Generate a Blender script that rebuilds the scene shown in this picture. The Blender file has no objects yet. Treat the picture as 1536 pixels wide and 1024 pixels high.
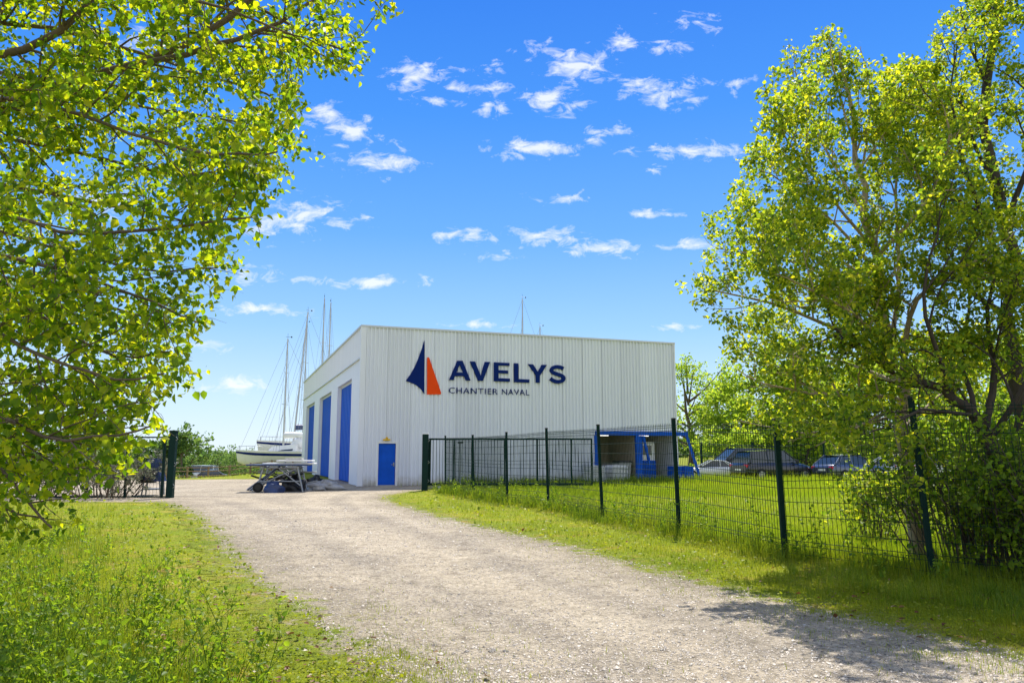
import bpy, math, random
import numpy as np
from mathutils import Vector, Matrix
random.seed(7)
RNG = np.random.default_rng(11)
S = bpy.context.scene
COL = S.collection
PI = math.pi
# ---------------------------------------------------------------- camera maths
F = 1140.0; PITCH = math.radians(8.4); CH = 1.5
cp, sp = math.cos(PITCH), math.sin(PITCH)
def ray(px, py):
    x = (px-768)/F; u = (512-py)/F
    return Vector((x, cp - u*sp, sp + u*cp))
def P(px, py, Y):
    r = ray(px, py); t = Y/r.y
    return Vector((r.x*t, Y, CH + r.z*t))
def G(px, py, z=0.0):
    r = ray(px, py); t = (z-CH)/r.z
    return Vector((r.x*t, r.y*t, z))
def proj(p):
    """world array (n,3) -> pixel coords of the photograph frame"""
    p = np.atleast_2d(p)
    dz = p[:, 2]-CH
    d = p[:, 1]*cp + dz*sp
    u = -p[:, 1]*sp + dz*cp
    d = np.where(d < 0.05, 0.05, d)
    return 768 + F*p[:, 0]/d, 512 - F*u/d

cam = bpy.data.cameras.new('camera'); co = bpy.data.objects.new('camera', cam); COL.objects.link(co)
co.location = (0, 0, CH); co.rotation_euler = (PI/2+PITCH, 0, 0)
cam.sensor_width = 36; cam.lens = 36*F/1536; cam.clip_start = 0.05; cam.clip_end = 6000
S.camera = co

# ---------------------------------------------------------------- tagging
def tag(o, label=None, cat=None, group=None, kind=None):
    if label: o['label'] = label
    if cat: o['category'] = cat
    if group: o['group'] = group
    if kind: o['kind'] = kind
    return o
def thing(name, label, cat, loc=(0, 0, 0), rz=0, group=None):
    o = bpy.data.objects.new(name, None); COL.objects.link(o)
    o.location = loc; o.rotation_euler = (0, 0, rz); o.empty_display_size = .3
    return tag(o, label, cat, group)
def copy_tree(o, parent=None):
    c = o.copy(); COL.objects.link(c); c.parent = parent
    for ch in list(o.children): copy_tree(ch, c)
    return c

# ---------------------------------------------------------------- mesh builder
class MB:
    def __init__(s): s.v = []; s.f = []; s.sm = []
    def add(s, vs, fs, smooth=False):
        b = len(s.v); s.v += [tuple(q) for q in vs]
        for f in fs: s.f.append([b+i for i in f]); s.sm.append(smooth)
    def box(s, x0, x1, y0, y1, z0, z1):
        s.add([(x0,y0,z0),(x1,y0,z0),(x1,y1,z0),(x0,y1,z0),(x0,y0,z1),(x1,y0,z1),(x1,y1,z1),(x0,y1,z1)],
              [(0,3,2,1),(4,5,6,7),(0,1,5,4),(1,2,6,5),(2,3,7,6),(3,0,4,7)])
    def bbox(s, x0, x1, y0, y1, z0, z1, b=.02):
        """box with chamfered vertical and top edges"""
        b = min(b, (x1-x0)*.4, (y1-y0)*.4, (z1-z0)*.4)
        def ring(i, z): return [(x0+i+b,y0+i,z),(x1-i-b,y0+i,z),(x1-i,y0+i+b,z),(x1-i,y1-i-b,z),(x1-i-b,y1-i,z),(x0+i+b,y1-i,z),(x0+i,y1-i-b,z),(x0+i,y0+i+b,z)]
        vs = ring(0, z0)+ring(0, z1-b)+ring(b*.7, z1)
        fs = [tuple(range(7,-1,-1))]
        for k in (0, 8):
            for i in range(8): j = (i+1) % 8; fs.append((k+i, k+j, k+8+j, k+8+i))
        fs.append(tuple(range(16, 24)))
        s.add(vs, fs)
    def tube(s, pts, rs, n=6, caps=True, smooth=True):
        pts = [Vector(p) for p in pts]
        if not hasattr(rs, '__len__'): rs = [rs]*len(pts)
        vs = []; up = None
        for i, p in enumerate(pts):
            t = (pts[min(i+1, len(pts)-1)] - pts[max(i-1, 0)])
            if t.length < 1e-9: t = Vector((0,0,1))
            t.normalize()
            if up is None: up = Vector((0,0,1)) if abs(t.z) < .9 else Vector((1,0,0))
            a = t.cross(up)
            if a.length < 1e-6: a = t.cross(Vector((0.3,1,0.1)))
            a.normalize(); b = a.cross(t); up = b
            for k in range(n):
                q = 2*PI*k/n; vs.append(p + (a*math.cos(q)+b*math.sin(q))*rs[i])
        fs = []
        for i in range(len(pts)-1):
            for k in range(n):
                k2 = (k+1) % n; fs.append((i*n+k, i*n+k2, (i+1)*n+k2, (i+1)*n+k))
        s.add(vs, fs, smooth)
        if caps and n > 3:
            m = (len(pts)-1)*n
            s.add(vs[:n], [tuple(range(n-1,-1,-1))]); s.add(vs[m:m+n], [tuple(range(n))])
    def prism(s, poly, fn, d0, d1):
        """poly 2D points, fn(u,v,d)->3D, extruded d0..d1"""
        n = len(poly)
        vs = [fn(u, v, d0) for u, v in poly] + [fn(u, v, d1) for u, v in poly]
        s.add(vs, [tuple(range(n)), tuple(range(2*n-1, n-1, -1))] + [(i, i+n, (i+1) % n+n, (i+1) % n) for i in range(n)])
    def lathe(s, prof, c=(0,0,0), n=16, axis='z', smooth=True):
        vs = []
        for r, h in prof:
            for k in range(n):
                q = 2*PI*k/n; a, b = r*math.cos(q), r*math.sin(q)
                v = {'z': (a, b, h), 'x': (h, a, b), 'y': (a, h, b)}[axis]
                vs.append((v[0]+c[0], v[1]+c[1], v[2]+c[2]))
        fs = []
        for i in range(len(prof)-1):
            for k in range(n): k2 = (k+1) % n; fs.append((i*n+k, i*n+k2, (i+1)*n+k2, (i+1)*n+k))
        s.add(vs, fs, smooth)
        s.add(vs[:n], [tuple(range(n-1,-1,-1))]); s.add(vs[-n:], [tuple(range(n))])
    def build(s, name, mat, parent=None, fix=True):
        me = bpy.data.meshes.new(name); me.from_pydata(s.v, [], s.f); me.update()
        if fix and len(s.f) < 20000:
            import bmesh
            bm = bmesh.new(); bm.from_mesh(me); bmesh.ops.recalc_face_normals(bm, faces=bm.faces); bm.to_mesh(me); bm.free()
        me.polygons.foreach_set('use_smooth', s.sm)
        if mat: me.materials.append(mat)
        o = bpy.data.objects.new(name, me); COL.objects.link(o)
        if parent: o.parent = parent
        return o
def np_obj(name, V, Fq, mat, parent=None, smooth=False):
    """fast mesh: V (n,3); Fq list of arrays (m,k)"""
    me = bpy.data.meshes.new(name)
    V = np.asarray(V, dtype=np.float32); me.vertices.add(len(V)); me.vertices.foreach_set('co', V.ravel())
    loops = np.concatenate([f.ravel() for f in Fq]).astype(np.int32)
    tot = np.concatenate([np.full(len(f), f.shape[1]) for f in Fq]).astype(np.int32)
    st = np.concatenate([[0], np.cumsum(tot)[:-1]]).astype(np.int32)
    me.loops.add(len(loops)); me.loops.foreach_set('vertex_index', loops)
    me.polygons.add(len(tot)); me.polygons.foreach_set('loop_start', st); me.polygons.foreach_set('loop_total', tot)
    me.update(calc_edges=True)
    if smooth: me.polygons.foreach_set('use_smooth', np.ones(len(tot), bool))
    me.materials.append(mat)
    o = bpy.data.objects.new(name, me); COL.objects.link(o)
    if parent: o.parent = parent
    return o

# ---------------------------------------------------------------- materials
def newmat(name):
    m = bpy.data.materials.new(name); m.use_nodes = True
    nt = m.node_tree; nt.nodes.clear()
    out = nt.nodes.new('ShaderNodeOutputMaterial')
    return m, nt, out
def nd(nt, t, **kw):
    n = nt.nodes.new(t)
    for k, v in kw.items():
        if k.startswith('_'): setattr(n, k[1:], v)
        else:
            key = k.replace('__', ' ')
            n.inputs[int(key[1:]) if key[0] == 'i' and key[1:].isdigit() else key].default_value = v
    return n
def ramp(nt, stops, fac, interp='LINEAR'):
    r = nt.nodes.new('ShaderNodeValToRGB'); r.color_ramp.interpolation = interp
    e = r.color_ramp.elements
    while len(e) < len(stops): e.new(.5)
    for el, (p, c) in zip(e, stops): el.position = p; el.color = (c[0], c[1], c[2], 1)
    nt.links.new(fac, r.inputs[0]); return r
def mat(name, col, rough=.6, metal=0, var=.12, scale=3, bump=0, bscale=40, spec=.5, stretch=None, coat=0):
    m, nt, out = newmat(name); L = nt.links
    b = nd(nt, 'ShaderNodeBsdfPrincipled', Roughness=rough, Metallic=metal)
    b.inputs['Specular IOR Level'].default_value = spec
    if coat: b.inputs['Coat Weight'].default_value = coat
    tc = nd(nt, 'ShaderNodeTexCoord'); mp = nd(nt, 'ShaderNodeMapping')
    if stretch: mp.inputs['Scale'].default_value = stretch
    L.new(tc.outputs['Object'], mp.inputs[0])
    n = nd(nt, 'ShaderNodeTexNoise', Scale=scale, Detail=8.0, Roughness=.65); L.new(mp.outputs[0], n.inputs['Vector'])
    r = ramp(nt, [(.25, [c*(1-var) for c in col]), (.75, [min(1, c*(1+var)) for c in col])], n.outputs[0])
    L.new(r.outputs[0], b.inputs['Base Color'])
    rr = nd(nt, 'ShaderNodeMapRange'); rr.inputs[3].default_value = max(0, rough-.12); rr.inputs[4].default_value = min(1, rough+.12)
    L.new(n.outputs[0], rr.inputs[0]); L.new(rr.outputs[0], b.inputs['Roughness'])
    if bump:
        n2 = nd(nt, 'ShaderNodeTexNoise', Scale=bscale, Detail=5.0); L.new(mp.outputs[0], n2.inputs['Vector'])
        bp = nd(nt, 'ShaderNodeBump', Strength=bump, Distance=.02); L.new(n2.outputs[0], bp.inputs['Height']); L.new(bp.outputs[0], b.inputs['Normal'])
    L.new(b.outputs[0], out.inputs[0]); return m
def leafmat(name, stops, trans, tmix=.55, gloss=.35, patch=None):
    """leaf / blade: colour varies per leaf, light shines through"""
    m, nt, out = newmat(name); L = nt.links
    g = nd(nt, 'ShaderNodeNewGeometry')
    fac = g.outputs['Random Per Island']
    if patch:
        tc = nd(nt, 'ShaderNodeTexCoord'); n = nd(nt, 'ShaderNodeTexNoise', Scale=patch, Detail=4.0, Roughness=.6); L.new(tc.outputs['Object'], n.inputs['Vector'])
        a = nd(nt, 'ShaderNodeMath', _operation='MULTIPLY'); a.inputs[1].default_value = .45; L.new(fac, a.inputs[0])
        mr = nd(nt, 'ShaderNodeMapRange'); mr.inputs[1].default_value = .33; mr.inputs[2].default_value = .67; mr.inputs[4].default_value = .55
        L.new(n.outputs[0], mr.inputs[0])
        ad = nd(nt, 'ShaderNodeMath', _operation='ADD'); L.new(a.outputs[0], ad.inputs[0]); L.new(mr.outputs[0], ad.inputs[1]); fac = ad.outputs[0]
    r = ramp(nt, stops, fac)
    b = nd(nt, 'ShaderNodeBsdfPrincipled', Roughness=.5); b.inputs['Specular IOR Level'].default_value = gloss
    L.new(r.outputs[0], b.inputs['Base Color'])
    t = nd(nt, 'ShaderNodeBsdfTranslucent')
    mx = nd(nt, 'ShaderNodeMix', _data_type='RGBA', _blend_type='MULTIPLY'); mx.inputs[0].default_value = 1
    L.new(r.outputs[0], mx.inputs[6]); mx.inputs[7].default_value = (*trans, 1); mx.clamp_result = False
    L.new(mx.outputs[2], t.inputs[0])
    ms = nd(nt, 'ShaderNodeMixShader'); ms.inputs[0].default_value = tmix
    L.new(b.outputs[0], ms.inputs[1]); L.new(t.outputs[0], ms.inputs[2]); L.new(ms.outputs[0], out.inputs[0]); return m
M = {}
def cladmat():
    m, nt, out = newmat('white_cladding'); L = nt.links
    b = nd(nt, 'ShaderNodeBsdfPrincipled', Roughness=.5); b.inputs['Specular IOR Level'].default_value = .35
    tc = nd(nt, 'ShaderNodeTexCoord'); sp_ = nd(nt, 'ShaderNodeSeparateXYZ'); L.new(tc.outputs['Object'], sp_.inputs[0])
    mp = nd(nt, 'ShaderNodeMapping'); mp.inputs['Scale'].default_value = (4, 4, .22); L.new(tc.outputs['Object'], mp.inputs[0])
    n = nd(nt, 'ShaderNodeTexNoise', Scale=1.3, Detail=8.0, Roughness=.7); L.new(mp.outputs[0], n.inputs['Vector'])
    base = ramp(nt, [(.3, (.72,.745,.80)), (.5, (.765,.785,.835)), (.75, (.79,.81,.85))], n.outputs[0])
    # separate sheets, each a shade apart
    q = nd(nt, 'ShaderNodeMath', _operation='DIVIDE'); q.inputs[1].default_value = 1.14; L.new(sp_.outputs[0], q.inputs[0])
    fl_ = nd(nt, 'ShaderNodeMath', _operation='FLOOR'); L.new(q.outputs[0], fl_.inputs[0])
    wn = nd(nt, 'ShaderNodeTexWhiteNoise', _noise_dimensions='1D'); L.new(fl_.outputs[0], wn.inputs['W'])
    sh = ramp(nt, [(0, (.94,.94,.945)), (1, (1.03,1.03,1.03))], wn.outputs['Value'])
    fr = nd(nt, 'ShaderNodeMath', _operation='FRACT'); L.new(q.outputs[0], fr.inputs[0])
    lap = ramp(nt, [(0, (.72,.72,.73)), (.022, (1,1,1))], fr.outputs[0], 'CONSTANT')
    # rain splash and dirt at the foot
    n2 = nd(nt, 'ShaderNodeTexNoise', Scale=2.2, Detail=9.0, Roughness=.75); L.new(tc.outputs['Object'], n2.inputs['Vector'])
    h = nd(nt, 'ShaderNodeMath', _operation='MULTIPLY_ADD'); h.inputs[1].default_value = 1.6; L.new(n2.outputs[0], h.inputs[0]); 
    z = nd(nt, 'ShaderNodeMath', _operation='MULTIPLY'); z.inputs[1].default_value = -1.3; L.new(sp_.outputs[2], z.inputs[0]); L.new(z.outputs[0], h.inputs[2])
    dt = ramp(nt, [(.15, (1,1,1)), (.75, (.66,.62,.52))], h.outputs[0])
    L.new(mul(nt, mul(nt, mul(nt, base.outputs[0], sh.outputs[0]), lap.outputs[0]), dt.outputs[0]), b.inputs['Base Color'])
    L.new(b.outputs[0], out.inputs[0]); return m
M['white_panel'] = mat('white_panel', (.735, .755, .80), .5, 0, .05, 1.0, stretch=(1, 1, .3))
M['trim'] = mat('grey_trim', (.55, .56, .57), .4, .3, .05)
M['blue'] = mat('blue_paint', (.004, .085, .50), .55, 0, .18, 2.0, spec=.15)
M['blue_door'] = mat('blue_door_sheet', (.004, .10, .56), .55, 0, .25, 2.2, spec=.15, stretch=(6, 6, .25), bump=.3, bscale=6)
M['navy'] = mat('navy_letter', (.001, .016, .13), .6, 0, .08, spec=.1)
M['orange'] = mat('orange_sail', (.85, .07, .006), .6, 0, .06, spec=.1)
M['green_steel'] = mat('dark_green_steel', (.004, .024, .020), .6, 0, .25, 6, spec=.15)
M['wire'] = mat('green_wire', (.012, .035, .028), .85, 0, .2, spec=.12)
M['white'] = mat('white_plastic', (.75, .75, .74), .5, 0, .06)
M['gelcoat'] = mat('white_gelcoat', (.74, .74, .72), .3, 0, .07, 1.5, coat=.2)
M['alu'] = mat('aluminium', (.48, .48, .47), .35, .6, .1, 4)
M['rope'] = mat('rigging_wire', (.2, .2, .22), .4, .6, .1)
M['dark'] = mat('dark_interior', (.03, .03, .032), .8, 0, .2)
M['beige'] = mat('beige_board', (.42, .35, .26), .7, 0, .15, 2)
M['black'] = mat('black_plastic', (.012, .012, .014), .45, 0, .3, 5, bump=.3, bscale=8)
M['tarp'] = mat('blue_tarp', (.02, .04, .12), .4, 0, .3, 4, bump=.6, bscale=5)
M['greytarp'] = mat('grey_tarp', (.36, .35, .33), .7, 0, .45, 5, bump=.6, bscale=6)
M['wood'] = mat('weathered_wood', (.24, .16, .09), .8, 0, .3, 6, bump=.4)
M['steel'] = mat('galvanised_steel', (.32, .34, .36), .4, .7, .2, 8)
M['concrete'] = mat('concrete', (.36, .35, .33), .9, 0, .2, 3, bump=.4, bscale=30)
M['yellow'] = mat('yellow_plastic', (.75, .45, .02), .4)
M['tyre'] = mat('rubber', (.012, .012, .012), .85)
M['rim'] = mat('wheel_rim', (.4, .4, .42), .3, .8)
M['glass'] = mat('car_glass', (.02, .03, .035), .05, 0, .2, spec=.9)
M['carblack'] = mat('black_car_paint', (.012, .013, .017), .25, .1, .1, coat=.7)
M['cargrey'] = mat('grey_blue_car_paint', (.10, .12, .17), .28, .5, .08, coat=.7)
M['carwhite'] = mat('white_car_paint', (.7, .72, .75), .3, 0, .05, coat=.7)
M['carsilver'] = mat('silver_car_paint', (.4, .41, .43), .3, .6, .05, coat=.7)
M['redlamp'] = mat('red_lamp', (.5, .01, .02), .2, 0, .05)
M['clearlamp'] = mat('clear_lamp', (.6, .62, .64), .12, .2, .05)
M['bark'] = mat('bark', (.13, .095, .065), .9, 0, .45, 9, bump=.9, bscale=30, stretch=(1, 1, .35))
M['bark_dark'] = mat('dark_bark', (.055, .042, .032), .9, 0, .4, 8, bump=.9, bscale=25, stretch=(1, 1, .4))
M['bark_pale'] = mat('pale_bark', (.36, .28, .19), .9, 0, .35, 8, bump=.7, bscale=25, stretch=(1, 1, .4))
M['leaf_near'] = leafmat('near_leaf', [(0, (.05,.115,.008)), (.35, (.125,.215,.010)), (.75, (.25,.325,.012)), (1, (.38,.40,.014))], (2.5, 2.25, .9), .61, .35)
M['leaf_mid'] = leafmat('mid_leaf', [(0, (.055,.12,.014)), (.35, (.14,.225,.018)), (.75, (.27,.34,.020)), (1, (.42,.43,.026))], (2.3, 2.05, 1.0), .6, .4)
M['leaf_bush'] = leafmat('bush_leaf', [(0, (.09,.17,.015)), (.6, (.16,.25,.018)), (1, (.24,.31,.02))], (2.0, 1.9, 1), .55, .3)
M['leaf_far'] = leafmat('far_leaf', [(0, (.13,.22,.025)), (.5, (.22,.32,.03)), (1, (.34,.40,.05))], (2.1, 2.0, 1.2), .6, .2)
M['leaf_distant'] = leafmat('distant_leaf', [(0, (.06,.12,.04)), (1, (.16,.24,.06))], (1.6, 1.6, 1.1), .5, .15)
M['leaf_grey'] = leafmat('grey_brush_leaf', [(0, (.10,.12,.07)), (.7, (.2,.21,.14)), (1, (.3,.29,.22))], (1.1, 1.1, 1.0), .3, .2)
M['grass'] = leafmat('grass_blade', [(0, (.11,.17,.012)), (.4, (.20,.25,.013)), (.75, (.32,.33,.018)), (1, (.45,.38,.09))], (1.6, 1.6, 1), .45, .25, patch=.7)
M['grass_tall'] = leafmat('tall_grass_blade', [(0, (.06,.12,.012)), (.5, (.16,.23,.014)), (.85, (.26,.3,.02)), (1, (.38,.34,.1))], (1.7, 1.7, 1), .5, .25, patch=.9)
M['grass_meadow'] = leafmat('meadow_blade', [(0, (.15,.24,.012)), (.5, (.24,.32,.014)), (1, (.35,.38,.03))], (1.6, 1.6, 1), .5, .2, patch=.35)
M['deadleaf'] = leafmat('dead_leaf', [(0, (.12,.05,.02)), (.5, (.22,.1,.04)), (.9, (.35,.25,.13)), (1, (.6,.55,.42))], (1, .9, .8), .2, .2)

def mul(nt, a, b, f=1.0):
    mx = nd(nt, 'ShaderNodeMix', _data_type='RGBA', _blend_type='MULTIPLY'); mx.inputs[0].default_value = f; mx.clamp_result = False
    nt.links.new(a, mx.inputs[6]); nt.links.new(b, mx.inputs[7]); return mx.outputs[2]
def ground_nodes(nt, co_):
    L = nt.links
    n1 = nd(nt, 'ShaderNodeTexNoise', Scale=.35, Detail=8.0, Roughness=.65); n2 = nd(nt, 'ShaderNodeTexNoise', Scale=11.0, Detail=10.0, Roughness=.78); n3 = nd(nt, 'ShaderNodeTexNoise', Scale=1.7, Detail=8.0, Roughness=.7)
    for n in (n1, n2, n3): L.new(co_, n.inputs['Vector'])
    r1 = ramp(nt, [(.3, (.17,.22,.018)), (.55, (.25,.28,.022)), (.75, (.33,.31,.05))], n1.outputs[0])
    r2 = ramp(nt, [(.34, (.30,.26,.2)), (.48, (.85,.85,.8)), (.72, (1.35,1.3,1.1))], n2.outputs[0])
    r3 = ramp(nt, [(.33, (1.6,1.0,3.4)), (.46, (1,1,1)), (.7, (.85,1,.8))], n3.outputs[0])
    return mul(nt, mul(nt, r1.outputs[0], r2.outputs[0]), r3.outputs[0]), n2.outputs[0]
def gravel_nodes(nt, co_):
    L = nt.links
    big = nd(nt, 'ShaderNodeTexNoise', Scale=.4, Detail=6.0, Roughness=.65); med = nd(nt, 'ShaderNodeTexNoise', Scale=4.5, Detail=9.0, Roughness=.75)
    fine = nd(nt, 'ShaderNodeTexNoise', Scale=24.0, Detail=10.0, Roughness=.85)
    vor = nd(nt, 'ShaderNodeTexVoronoi', Scale=34.0, Randomness=1.0); vor2 = nd(nt, 'ShaderNodeTexVoronoi', Scale=90.0)
    for n in (big, med, fine, vor, vor2): L.new(co_, n.inputs['Vector'])
    r1 = ramp(nt, [(.28, (.37,.33,.27)), (.5, (.52,.455,.355)), (.72, (.62,.55,.435))], big.outputs[0])
    rm = ramp(nt, [(.32, (.48,.46,.43)), (.47, (.92,.91,.89)), (.7, (1.15,1.14,1.12))], med.outputs[0])
    r2 = ramp(nt, [(.34, (.3,.28,.26)), (.47, (.86,.85,.84)), (.62, (1.06,1.05,1.04)), (.75, (1.35,1.35,1.35))], fine.outputs[0])
    hs = ramp(nt, [(0, (.6,.59,.58)), (.5, (.97,.96,.94)), (1, (1.28,1.28,1.28))], vor.outputs['Color'])
    c = mul(nt, mul(nt, mul(nt, r1.outputs[0], rm.outputs[0]), r2.outputs[0]), hs.outputs[0], .85)
    h = nd(nt, 'ShaderNodeMath', _operation='ADD'); L.new(vor.outputs['Distance'], h.inputs[0]); L.new(vor2.outputs['Distance'], h.inputs[1])
    h2 = nd(nt, 'ShaderNodeMath', _operation='ADD'); L.new(h.outputs[0], h2.inputs[0]); L.new(fine.outputs[0], h2.inputs[1])
    return c, h2.outputs[0]
def ground_mat():
    m, nt, out = newmat('meadow_soil'); L = nt.links
    b = nd(nt, 'ShaderNodeBsdfPrincipled', Roughness=.95); b.inputs['Specular IOR Level'].default_value = .1
    g = nd(nt, 'ShaderNodeNewGeometry'); c, h = ground_nodes(nt, g.outputs['Position']); L.new(c, b.inputs['Base Color'])
    bp = nd(nt, 'ShaderNodeBump', Strength=.8, Distance=.05); L.new(h, bp.inputs['Height']); L.new(bp.outputs[0], b.inputs['Normal'])
    L.new(b.outputs[0], out.inputs[0]); return m
def gravel_mat():
    m, nt, out = newmat('gravel'); L = nt.links
    b = nd(nt, 'ShaderNodeBsdfPrincipled', Roughness=.92); b.inputs['Specular IOR Level'].default_value = .15
    g = nd(nt, 'ShaderNodeNewGeometry'); c1, h1 = gravel_nodes(nt, g.outputs['Position']); c2, h2 = ground_nodes(nt, g.outputs['Position'])
    at = nd(nt, 'ShaderNodeAttribute'); at.attribute_name = 'edge'
    n = nd(nt, 'ShaderNodeTexNoise', Scale=2.6, Detail=9.0, Roughness=.75); L.new(g.outputs['Position'], n.inputs['Vector'])
    k = nd(nt, 'ShaderNodeMapRange'); k.inputs[1].default_value = .25; k.inputs[2].default_value = .75; k.inputs[3].default_value = -.75; k.inputs[4].default_value = .75; k.clamp = False; L.new(n.outputs[0], k.inputs[0])
    a = nd(nt, 'ShaderNodeMath', _operation='ADD'); L.new(at.outputs['Fac'], a.inputs[0]); L.new(k.outputs[0], a.inputs[1])
    # compacted wheel tracks following the edges, looser stone between them
    tw = nd(nt, 'ShaderNodeMath', _operation='MULTIPLY_ADD'); tw.inputs[1].default_value = .5; L.new(k.outputs[0], tw.inputs[0]); L.new(at.outputs['Fac'], tw.inputs[2])
    tr_ = nd(nt, 'ShaderNodeMapRange'); tr_.inputs[1].default_value = -4.0; tr_.inputs[2].default_value = 0.0; L.new(tw.outputs[0], tr_.inputs[0])
    lanes = ramp(nt, [(0, (.97,.97,.97)), (.22, (.86,.86,.87)), (.36, (1.1,1.09,1.07)), (.5, (1.08,1.07,1.05)), (.62, (.84,.84,.85)), (.74, (1.08,1.07,1.05)), (.86, (.93,.92,.9)), (1, (.80,.79,.74))], tr_.outputs[0])
    c1 = mul(nt, c1, lanes.outputs[0])
    s_ = nd(nt, 'ShaderNodeMapRange'); s_.inputs[1].default_value = -.12; s_.inputs[2].default_value = .18; L.new(a.outputs[0], s_.inputs[0])
    mx = nd(nt, 'ShaderNodeMix', _data_type='RGBA'); L.new(s_.outputs[0], mx.inputs[0]); L.new(c1, mx.inputs[6]); L.new(c2, mx.inputs[7]); L.new(mx.outputs[2], b.inputs['Base Color'])
    bp = nd(nt, 'ShaderNodeBump', Strength=.8, Distance=.02); L.new(h1, bp.inputs['Height']); L.new(bp.outputs[0], b.inputs['Normal'])
    L.new(b.outputs[0], out.inputs[0]); return m
M['white_clad'] = cladmat(); M['ground'] = ground_mat(); M['gravel'] = gravel_mat()
M['stone'] = leafmat('stones', [(0, (.08,.07,.06)), (.35, (.24,.21,.18)), (.7, (.40,.34,.28)), (.95, (.46,.41,.34)), (1, (.6,.56,.5))], (0, 0, 0), 0.0, .25)

# ---------------------------------------------------------------- terrain
def sm(a, b, x):
    t = np.clip((x-a)/(b-a), 0, 1); return t*t*(3-2*t)
def zg(x, y):
    return -0.033*np.clip(np.minimum(y, 210)-44, 0, None)*(1-sm(-26, -18, x))
def hashnoise(x, y, s=1.0):
    return (np.sin(x*1.7*s+np.sin(y*1.3*s)*1.7)+np.sin(y*2.3*s+np.sin(x*1.9*s+1.3)*1.4)+np.sin((x+y)*3.1*s+.7))/3
g1 = np.sinh(np.linspace(-6.2, 6.2, 201))*3.6
gx, gy = np.meshgrid(g1, g1+20); N = len(g1)
gz = zg(gx, gy)
idx = np.arange(N*N).reshape(N, N)
q = np.stack([idx[:-1,:-1], idx[:-1,1:], idx[1:,1:], idx[1:,:-1]], -1).reshape(-1, 4)
o = np_obj('ground', np.stack([gx, gy, gz], -1).reshape(-1, 3), [q], M['ground'], smooth=True)
tag(o, 'grassy ground running out to the horizon', kind='structure')

# gravel road polygon
g2 = lambda a: [tuple(G(*p)[:2]) for p in a]
right_edge = [(14, -6), (9, 2.0)] + g2([(1536,985),(1400,955),(1200,908),(1060,878),(1000,862),(860,822),(700,786),(620,764),(575,750),(580,742),(630,735),(660,728)])
far_edge = [(2.0, 46), (-17, 46), (-27, 43.5), (-34, 34)]
left_edge = g2([(-150,752),(120,752),(250,753),(300,772),(330,800),(365,850),(410,885),(460,908),(505,950),(580,1000),(600,1024)]) + [(-.95, 2), (-1.3, -6)]
poly = right_edge+far_edge+left_edge
def in_poly(x, y, pl):
    pl = np.asarray(pl); ins = np.zeros(len(x), bool); j = len(pl)-1
    for i in range(len(pl)):
        xi, yi = pl[i]; xj, yj = pl[j]
        if yi != yj:
            c = ((yi > y) != (yj > y)) & (x < (xj-xi)*(y-yi)/(yj-yi)+xi); ins ^= c
        j = i
    return ins
POLY = np.array(poly)
def road_dist(x, y):
    """signed distance: negative inside the road"""
    d = np.full(len(x), 1e9)
    for i in range(len(POLY)):
        a = POLY[i]; b = POLY[(i+1) % len(POLY)]; ab = b-a
        t = np.clip(((x-a[0])*ab[0]+(y-a[1])*ab[1])/(ab@ab), 0, 1)
        d = np.minimum(d, np.hypot(x-a[0]-t*ab[0], y-a[1]-t*ab[1]))
    return np.where(in_poly(x, y, POLY), -d, d)

gx = np.concatenate([np.arange(-36, -8, .4), np.arange(-8, 10, .14), np.arange(10, 17, .35)]); gy = np.concatenate([np.arange(-6, 26, .15), np.arange(26, 47, .35)])
X_, Y_ = np.meshgrid(gx, gy); rdg = road_dist(X_.ravel(), Y_.ravel()).reshape(X_.shape)
idx = np.arange(X_.size).reshape(X_.shape); q = np.stack([idx[:-1,:-1], idx[:-1,1:], idx[1:,1:], idx[1:,:-1]], -1).reshape(-1, 4)
lim = .62+.2*hashnoise(X_.ravel(), Y_.ravel(), 1.3); ok = (rdg.ravel() < lim)[q].all(1); q = q[ok]
used = np.unique(q); remap = -np.ones(X_.size, int); remap[used] = np.arange(len(used)); q = remap[q]
o = np_obj('gravel_road', np.stack([X_.ravel(), Y_.ravel(), np.full(X_.size, .006)], -1)[used], [q], M['gravel'], smooth=True)
at = o.data.attributes.new('edge', 'FLOAT', 'POINT'); at.data.foreach_set('value', rdg.ravel()[used].astype(np.float32))
tag(o, 'pale gravel track widening into the yard in front of the hall', kind='structure')

# ---------------------------------------------------------------- the hall
ANG = math.radians(20.1)
C0 = G(540, 729.5)
ca, sa = math.cos(ANG), math.sin(ANG)
def fac(px, py):
    """pixel on the front facade plane -> local (x, z)"""
    r = ray(px, py); n = Vector((sa, -ca, 0)); o_ = Vector((0, 0, CH))
    t = (C0-o_).dot(n)/r.dot(n); p = o_+r*t-C0
    return p.x*ca+p.y*sa, p.z
def side(px, py):
    """pixel on the side wall plane -> local (y, z)"""
    r = ray(px, py); n = Vector((ca, sa, 0)); o_ = Vector((0, 0, CH))
    t = (C0-o_).dot(n)/r.dot(n); p = o_+r*t-C0
    return -p.x*sa+p.y*ca, p.z
W = fac(1012, 600)[0]; H = fac(540, 488)[1]; D = side(455, 650)[0]
print('hall', C0, W, H, D, [side(x, 650)[0] for x in (527, 506, 496, 479, 471.5, 459)])
hall = thing('boatyard_hall', 'large white corrugated metal hall with blue doors and a sail emblem', 'hall', C0, ANG)
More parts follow.
